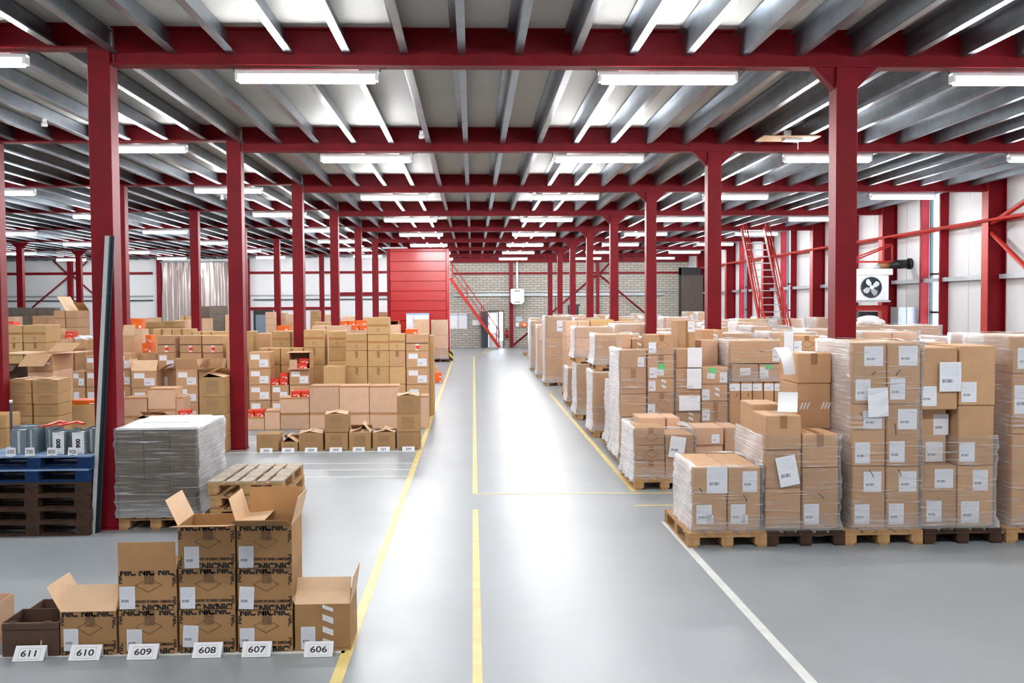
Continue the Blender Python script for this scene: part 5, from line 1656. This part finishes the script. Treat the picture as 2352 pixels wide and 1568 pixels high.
# big loose sheets
def sheet(Y, x0, x1, y0, y1, rot, label, yoff=0.02, mat='label'):
    a, z1 = at(x0, y0, Y); b, z0 = at(x1, y1, Y)
    w, h = b-a, z1-z0
    me = bpy.data.meshes.new('paper_sheet'); n = 8
    vs, fs = [], []
    for j in range(n+1):
        for i in range(3):
            vs.append((-w/2+w*i/2, -yoff-0.004*math.sin(j/n*PI), -h/2+h*j/n))
    for j in range(n):
        for i in range(2): fs.append((j*3+i, j*3+i+1, j*3+i+4, j*3+i+3))
    me.from_pydata(vs, [], fs); me.materials.append(M[mat])
    for p in me.polygons: p.use_smooth = True
    o = link('paper_sheet', me, None, ((a+b)/2, Y, (z0+z1)/2), (0, math.radians(rot), 0))
    return tag(o, label, 'document', 'loose white documents on the loads', 'thing')
sheet(Y5, 1784, 1829, 1046, 1114, -11, 'large tilted white document on the front of the load with papers', 0.035)
sheet(Y5, 1991, 2037, 890, 956, -2, 'large white document taped across the labels of the tall six-carton load', 0.03, 'sheet')
sheet(Y5, 2155, 2204, 831, 898, 0, 'large white document taped at the top of the load with one recessed carton', 0.03, 'label')
sheet(Y5, 1626, 1668, 1066, 1068, 0, 'x') if False else None
# curled papers
def curl(px, py, Y, w, L, label, a0, a1, loc_dz=0.0, rz=0.0):
    X, z = at(px, py, Y); n = 12
    vs, fs = [], []; y = 0; zz = 0; st = L/n
    pts = [(0, 0)]
    for j in range(n):
        a = math.radians(a0+(a1-a0)*j/(n-1))
        y += st*math.cos(a); zz += st*math.sin(a); pts.append((y, zz))
    for (p, q) in pts:
        vs.append((-w/2, p, q)); vs.append((w/2, p, q))
    for j in range(n): fs.append((2*j, 2*j+1, 2*j+3, 2*j+2))
    me = bpy.data.meshes.new('curled_paper'); me.from_pydata(vs, [], fs); me.materials.append(M['paper'])
    for p in me.polygons: p.use_smooth = True
    o = link('curled_paper', me, None, (X, Y, z+loc_dz), (0, 0, rz)); tag(o, label, 'document', 'loose white documents on the loads', 'thing')
curl(1817, 860, Yr+0.02, 0.17, 0.36, 'curled white paper draped over the top box of the load with papers', 80, 30, rz=0.25)
curl(1808, 946, Y5+0.25, 0.2, 0.30, 'curled white paper standing on the load with papers', 10, 75, rz=-0.35)

def wrapF(px0, px1, pyt, pyr, Y, d, label, seed, z0=0.09, **k):
    X0 = at(px0, pyr, Y)[0]; X1 = at(px1, pyr, Y)[0]; z1 = at((px0+px1)/2, pyt, Y)[1]
    return film(X0-0.006, X1+0.006, Y-0.016, Y+d, z0, z1+0.006, label, seed, **k)
wrapF(1594, 1748, 1072, 1150, Y5, 0.95, 'clear wrap around the two-carton corner load', 21, top=0.02)
wrapF(1757, 1926, 1000, 1150, Y5-0.0, 1.08, 'clear wrap around the load with papers', 22, top=0.0)
wrapF(1957, 2112, 786, 1150, Y5, 1.065, 'clear wrap around the tall six-carton load', 23, top=0.05)
wrapF(2114, 2283, 1000, 1150, Y5, 1.08, 'clear wrap around the lower half of the load with one recessed carton', 24, top=0.0)
wrapF(2322, 2478, 772, 1150, Y5, 1.0, 'clear wrap around the load at the right edge', 25, top=0.05)

# ---- second rank
Y6 = 12.85; Y7 = 14.9
def pr(px0, px1, py, Y, label, kind='wood'): return pal_right(px0, px1, py, Y, label, kind)
pr(1457, 1598, 1125, Y6-0.08, 'pallet at the aisle edge of the second rank'); pr(1600, 1735, 1120, Y6-0.02, 'pallet behind the corner load, away from the aisle')
def q(where, x0, x1, tops, n, st='plain', Y=Y6, d=0.55, zb=PB, **k):
    return stack(where, Y, d, x0, x1, tops, st, zbase=zb, colname='the %s' % n, **k)
b1 = 'of the knee-high printed load at the aisle'
q(b1, 1459, 1527, [981, 1023, 1057], 'left column', 'diamond'); q(b1, 1528, 1594, [997, 1040], 'right column')
q(b1, 1468, 1530, [958], 'rear left column', 'pale', Y=Y6+0.58); q(b1, 1531, 1562, [958], 'rear right column', 'pale', Y=Y6+0.58)
b2 = 'of the low load behind the corner load'
q(b2, 1596, 1662, [981, 1022], 'left column', 'pale', Y=Y6+0.15); q(b2, 1664, 1700, [980], 'right column', 'pale', Y=Y6+0.25)
pr(1424, 1552, 1069, Y7-0.08, 'pallet under the tall mixed load at the aisle'); pr(1556, 1680, 1066, Y7-0.08, 'pallet under the load with four white documents'); pr(1684, 1806, 1064, Y7-0.08, 'pallet under the wide carton with five narrow ones')
b3 = 'of the tall mixed aisle load'
q(b3, 1425, 1485, [803, 845, 905, 957], 'left column', ['plain', 'centre_tape', 'plain', 'edge_tape'], Y=Y7); q(b3, 1487, 1549, [768, 815, 869, 901, 953], 'right column', ['diamond', 'centre_tape', 'striped', 'diamond', 'plain'], Y=Y7)
q(b3, 1425, 1450, [767], 'rear left column', 'pale', Y=Y7+0.57, d=0.5); q(b3, 1451, 1475, [777], 'rear middle column', 'striped', Y=Y7+0.57, d=0.5)
b4 = 'of the load with white documents'
q(b4, 1552, 1610, [801, 845, 903, 945], 'left column', ['plain', 'plain', 'striped', 'striped'], Y=Y7); q(b4, 1611, 1672, [842, 882, 921], 'right column', ['plain', 'striped', 'diamond'], Y=Y7)
q(b4, 1557, 1598, [735], 'rear left tower', 'diamond', Y=Y7+0.57); q(b4, 1610, 1650, [781], 'rear middle', 'pale', Y=Y7+0.57); q(b4, 1614, 1662, [757], 'rear right', 'striped', Y=Y7+1.15)
b5 = 'under the wide carton'
zwide = at(1700, 874, Y7)[1]
for k_, (x0, x1) in enumerate(((1675, 1701), (1702, 1728), (1729, 1754), (1755, 1778), (1779, 1803))):
    q(b5, x0, x1, [877], '%s narrow upright place' % ['first', 'second', 'third', 'fourth', 'fifth'][k_], Y=Y7, d=1.0)
zn = at(1740, 877, Y7)[1]
q('resting on the five narrow ones', 1681, 1743, [836], 'left half', Y=Y7, d=1.0, zb=zn+0.002); q('resting on the five narrow ones', 1744, 1800, [836], 'right half', Y=Y7, d=1.0, zb=zn+0.002)
zm = at(1740, 835, Y7)[1]
q('on the load behind the papers', 1677, 1798, [782], 'very wide topmost place', Y=Y7, d=1.0, zb=zm+0.004)
# carton stack with FIX paper behind the load with papers
q('behind the load with papers', 1820, 1884, [770, 806], 'stack', ['diamond', 'plain'], Y=12.9, zb=0)
sheet(12.88, 1801, 1822, 761, 808, 0, 'tall white document hanging beside the highest printed carton', 0.0, 'sheet')
for s_ in ((1490, 1507, 786, 810), (1492, 1509, 844, 868), (1490, 1506, 874, 898), (1488, 1505, 928, 953), (1613, 1630, 894, 919), (1613, 1630, 940, 965), (1653, 1670, 855, 878),
           (1675, 1700, 881, 897), (1702, 1727, 881, 897), (1729, 1750, 881, 897), (1755, 1777, 881, 897), (1779, 1800, 881, 897), (1774, 1791, 800, 830), (1700, 1724, 845, 861), (1746, 1765, 843, 868), (1465, 1480, 820, 842)):
    sticker(Y7, *s_)
for s_ in ((1512, 1528, 835, 848, 'green', 6), (1509, 1525, 848, 862, 'label', 6), (1627, 1645, 845, 857, 'green', 6), (1624, 1642, 857, 869, 'label', 6), (1758, 1774, 838, 848, 'green', 0)):
    sticker(Y7, *s_[:4], mat=s_[4], rot=s_[5], name='green_sticker' if s_[4] == 'green' else 'shipping_label')
sticker(Y7+0.57, 1580, 1596, 737, 762); sticker(12.9, 1824, 1842, 783, 806)
sheet(Y7, 1578, 1611, 798, 843, 0, 'upper of the white documents on the document load', 0.03, 'sheet'); sheet(Y7, 1577, 1610, 846, 892, 0, 'middle white document on the document load', 0.03, 'sheet'); sheet(Y7, 1559, 1607, 908, 942, 0, 'lower wide white document on the document load', 0.03, 'sheet')
sheet(Y6, 1537, 1572, 1002, 1050, 8, 'tilted white document on the knee-high printed load', 0.03); sticker(Y6+0.15, 1634, 1652, 997, 1017)
pen_mark(Y7, 1744, 806, 10, 2); pen_mark(Y7, 1693, 902, -3, 10); pen_mark(Y7, 1717, 902, 1, 10); 
wrapF(1459, 1594, 985, 1050, Y6, 1.15, 'clear wrap around the knee-high printed load at the aisle', 31, top=0.1)
wrapF(1425, 1549, 803, 900, Y7, 1.15, 'clear wrap around the tall mixed load at the aisle', 32, top=0.05)
wrapF(1552, 1672, 845, 900, Y7, 1.1, 'clear wrap around the load with white documents', 33, top=0.0)
wrapF(1677, 1800, 782, 830, Y7, 1.05, 'clear wrap around the very wide carton', 34, z0=zn+0.01, top=0.03, flare=0.005)

# ---- stacks along the aisle, farther back
def aisle_load(where, x0, x1, tops, Y, kind='wood', mid=None, st='plain', film_seed=None, d=1.0, zb=PB, pal=True, cols=1, plabel=None, widen=True):
    if widen and (x1-x0)*Y/FPX < 0.76: x1 = x0+0.78*FPX/Y
    if pal:
        X0, X1 = at(x0, tops[0], Y)[0], at(x1, tops[0], Y)[0]
        pallet(max((X0+X1)/2, X0+0.4), Y-0.05, zb-0.144, plabel or 'pallet %s' % where, kind)
    for k_ in range(cols):
        a, b = x0+(x1-x0)*k_/cols, x0+(x1-x0)*(k_+1)/cols
        stack(where, Y, d, a, b, tops, st, zbase=zb, colname='the %s' % (['column'] if cols == 1 else ['left column', 'right column', 'third column'])[k_])
    if film_seed:
        X0, X1 = at(x0, tops[0], Y)[0], at(x1, tops[0], Y)[0]
        film(X0-0.005, X1+0.005, Y-0.015, Y+d, zb-0.03, at((x0+x1)/2, tops[0], Y)[1]+0.005, 'milky clear wrap %s' % where, film_seed, top=0.06)
aisle_load('of the slim load at the aisle edge', 1403, 1418, [876, 960], 16.3, film_seed=41, d=0.7)
aisle_load('of the fourth load along the aisle', 1363, 1397, [853], 17.9, film_seed=42)
zq = at(1380, 845, 17.7)[1]
aisle_load('of the double-stacked load along the aisle', 1369, 1412, [768], 18.0, film_seed=43, zb=at(1390, 851, 18.0)[1]+0.144, plabel='upper pallet of the double-stacked load along the aisle', cols=2)
aisle_load('of the sixth load along the aisle', 1326, 1358, [836], 20.75, film_seed=44)
aisle_load('wrapped in ribbed film high along the aisle', 1322, 1366, [751, 775], 21.0, st='pale', film_seed=45, zb=at(1340, 834, 21.0)[1]+0.144, plabel='upper pallet carrying the ribbed-film load', cols=1)
aisle_load('of the low load behind it at the aisle', 1305, 1324, [845], 23.6, film_seed=46)
aisle_load('of the farthest pale stack', 1299, 1354, [737, 772, 808, 846], 25.2, st='pale', cols=2, film_seed=None, widen=False)
aisle_load('just right of the tall pale stack', 1356, 1410, [734, 800], 25.6, st='tan_plain', cols=1, widen=False)
aisle_load('behind the third right column', 1413, 1474, [738], 26.0, st='pale'); 
for s_ in ((1383, 1397, 845, 862), (1333, 1349, 872, 893), (1338, 1352, 929, 951)): pass

# ---- the mass of wrapped loads in the right bay
pallet(2.9, 47.5, 0, 'lone wooden pallet far down the right side', parts=False)
ranks = [(17.6, 4.7), (20.3, 3.9), (23.2, 3.8), (26.4, 5.2), (29.6, 2.6), (33.0, 2.6), (36.6, 2.6), (40.5, 2.8), (44.8, 3.0)]
dx_ = 1.15
for ri, (Yk, Xs) in enumerate(ranks):
    X = Xs; ci = 0
    while X < 11.7:
        r = random.Random(1000+ri*50+ci)
        ci += 1
        v = Vector((X, Yk, 2.0-CH)); dd = v.dot(FW); px = CX+FPX*v.dot(RT)/dd
        if px < 2400 and not (Yk > 29 and Yk < 37 and 9.0 < X < 10.7) and not (26.8 < Yk+1 and Yk < 28.6 and X > 10.0):
            ct = abs(X-XR) < 0.6 and abs(((Yk-5) % 6)-0) < 1.4
            if abs(X-XR) < 0.55 and any(FR[i]-1.15 < Yk < FR[i]+0.2 for i in range(1, 9)):
                X += 0.5; continue
            where = '%s from the aisle in rank %s' % (ordn(ci), ORD[ri])
            H = r.uniform(1.62, 1.98) if ri < 3 else r.uniform(1.7, 2.12)
            hl = H*r.uniform(0.6, 0.75)
            wl = empty('wrapped_load', (X, Yk, 0)); tag(wl, 'wrapped pallet load, %s of the right bay' % where, 'pallet load', 'wrapped loads of the right bay', 'thing')
            link('pallet', PS['wood'], wl)
            mt = r.choice(['card', 'card_pink', 'card_pink', 'card_tan'])
            link('lower_carton', carton_mesh(0.8, 1.1, hl-PB-0.002, M[mt]), wl, (0, 0.04, PB+0.001))
            hz = hl+0.003
            def up(x, w, h):
                o = link('upper_carton', carton_mesh(w, 1.0, h, M[mt]), wl, (x, 0.06, hz))
                if r.random() < 0.4: front_quad(o, 'shipping_label', -w*0.1, w*0.3, h*0.3, h*0.8, M['label'])
                elif r.random() < 0.4: MB().box(-w*0.1, w*0.1, 0.01, 0.99, h, h+0.001).build('top_tape', M['tape'], o)
            if r.random() < 0.6:
                w1 = r.uniform(0.36, 0.44)
                up(-0.4+w1/2, w1-0.004, H-hl); up(0.4-(0.8-w1)/2, 0.8-w1-0.004, (H-hl)*r.uniform(0.7, 1))
            else:
                up(r.uniform(-0.05, 0.05), 0.7, H-hl)
            fo = film(X-0.41, X+0.41, Yk+0.01, Yk+1.15, 0.1, H+0.01, 'x', 3000+ri*50+ci, top=0.18, res=0.16)
            for k_ in ('label', 'category', 'group', 'kind'): del fo[k_]
            fo.location = fo.location-Vector((X, Yk, 0)); fo.parent = wl
        X += dx_+r.uniform(-0.05, 0.12)

# loads behind the front right rank
def rear(x0, x1, tops, Y, n, st='plain', cols=2, seed=0, d=1.0):
    where = n
    X0, X1 = at(x0, tops[0], Y)[0], at(x1, tops[0], Y)[0]
    for k_ in range(cols):
        a, b = x0+(x1-x0)*k_/cols, x0+(x1-x0)*(k_+1)/cols
        stack(where, Y, d, a, b, tops, st, zbase=PB, colname='the %s column' % ['left', 'right', 'third'][k_])
    pallet((X0+X1)/2, Y-0.03, 0, 'pallet %s' % where, parts=False)
    film(X0-0.005, X1+0.005, Y-0.015, Y+d, 0.1, at((x0+x1)/2, tops[0], Y)[1]+0.005, 'clear wrap %s' % where, seed, top=0.15, res=0.12)
rear(1990, 2110, [762, 800], 12.9, 'of the load behind the six-carton load', 'pale', 2, 61)
rear(2134, 2200, [786], 12.6, 'of the load peeping behind the recessed-carton load', 'pale', 1, 62)
rear(1955, 2162, [748, 790], 15.3, 'of the wide load before the metal cabinet', 'pale', 2, 63)
X, z = at(2000, 748, 15.7); z = rest(X, 15.7, z) or z
o = link('plastic_bag', me_bag, None, (X, 15.75, z), (0, 0, 1)); o.scale = (1.15, 1.0, 1.5); tag(o, 'crumpled clear plastic heap on the wide load before the fan heater', 'bag', kind='thing')
rear(2185, 2275, [776, 820], 13.2, 'of the pale load behind the front rank', 'pale', 1, 64)
rear(2270, 2420, [769, 830], 11.6, 'of the load behind the right edge load', 'pale', 2, 65)
# stuff at the far door: pallet beside red enclosure, printed panel
Yp_ = 43.0
aisle_load('of the wrapped load before the red enclosure', 990, 1027, [735, 770, 800], Yp_, st='pale', film_seed=71, kind='wood_dark', d=0.9, widen=False)
aisle_load('of the low load left of that wrapped one', 950, 985, [733], 42.0, st='pale', d=0.8, widen=False, plabel='pallet under the low load left of the wrapped one')
x0, z1 = at(933, 719, 43.6); x1, z0 = at(986, 800, 43.6)
pn = empty('printed_panel', ((x0+x1)/2, 43.6, 0)); tag(pn, 'white upright panel with a pale blue top and disc before the red enclosure', 'panel', kind='thing')
w = x1-x0
MB().box(-w/2, w/2, 0, 0.1, 0, z1-0.06).build('board', M['off_white'], pn, bevel=0.01)
MB().box(-w/2-0.01, w/2+0.01, -0.01, 0.12, z1-0.08, z1).build('blue_cap', M['blue_pale'], pn)
MB().tube((w*0.32, -0.012, z1-0.62), (w*0.32, 0.0, z1-0.62), 0.16, 24).build('blue_disc', M['blue_pale'], pn)
MB().box(w*0.31, w*0.33, -0.008, 0, 0.2, z1-0.4).box(-w*0.2, -w*0.18, -0.008, 0, z1-0.45, z1-0.15).build('blue_lines', M['blue'], pn)
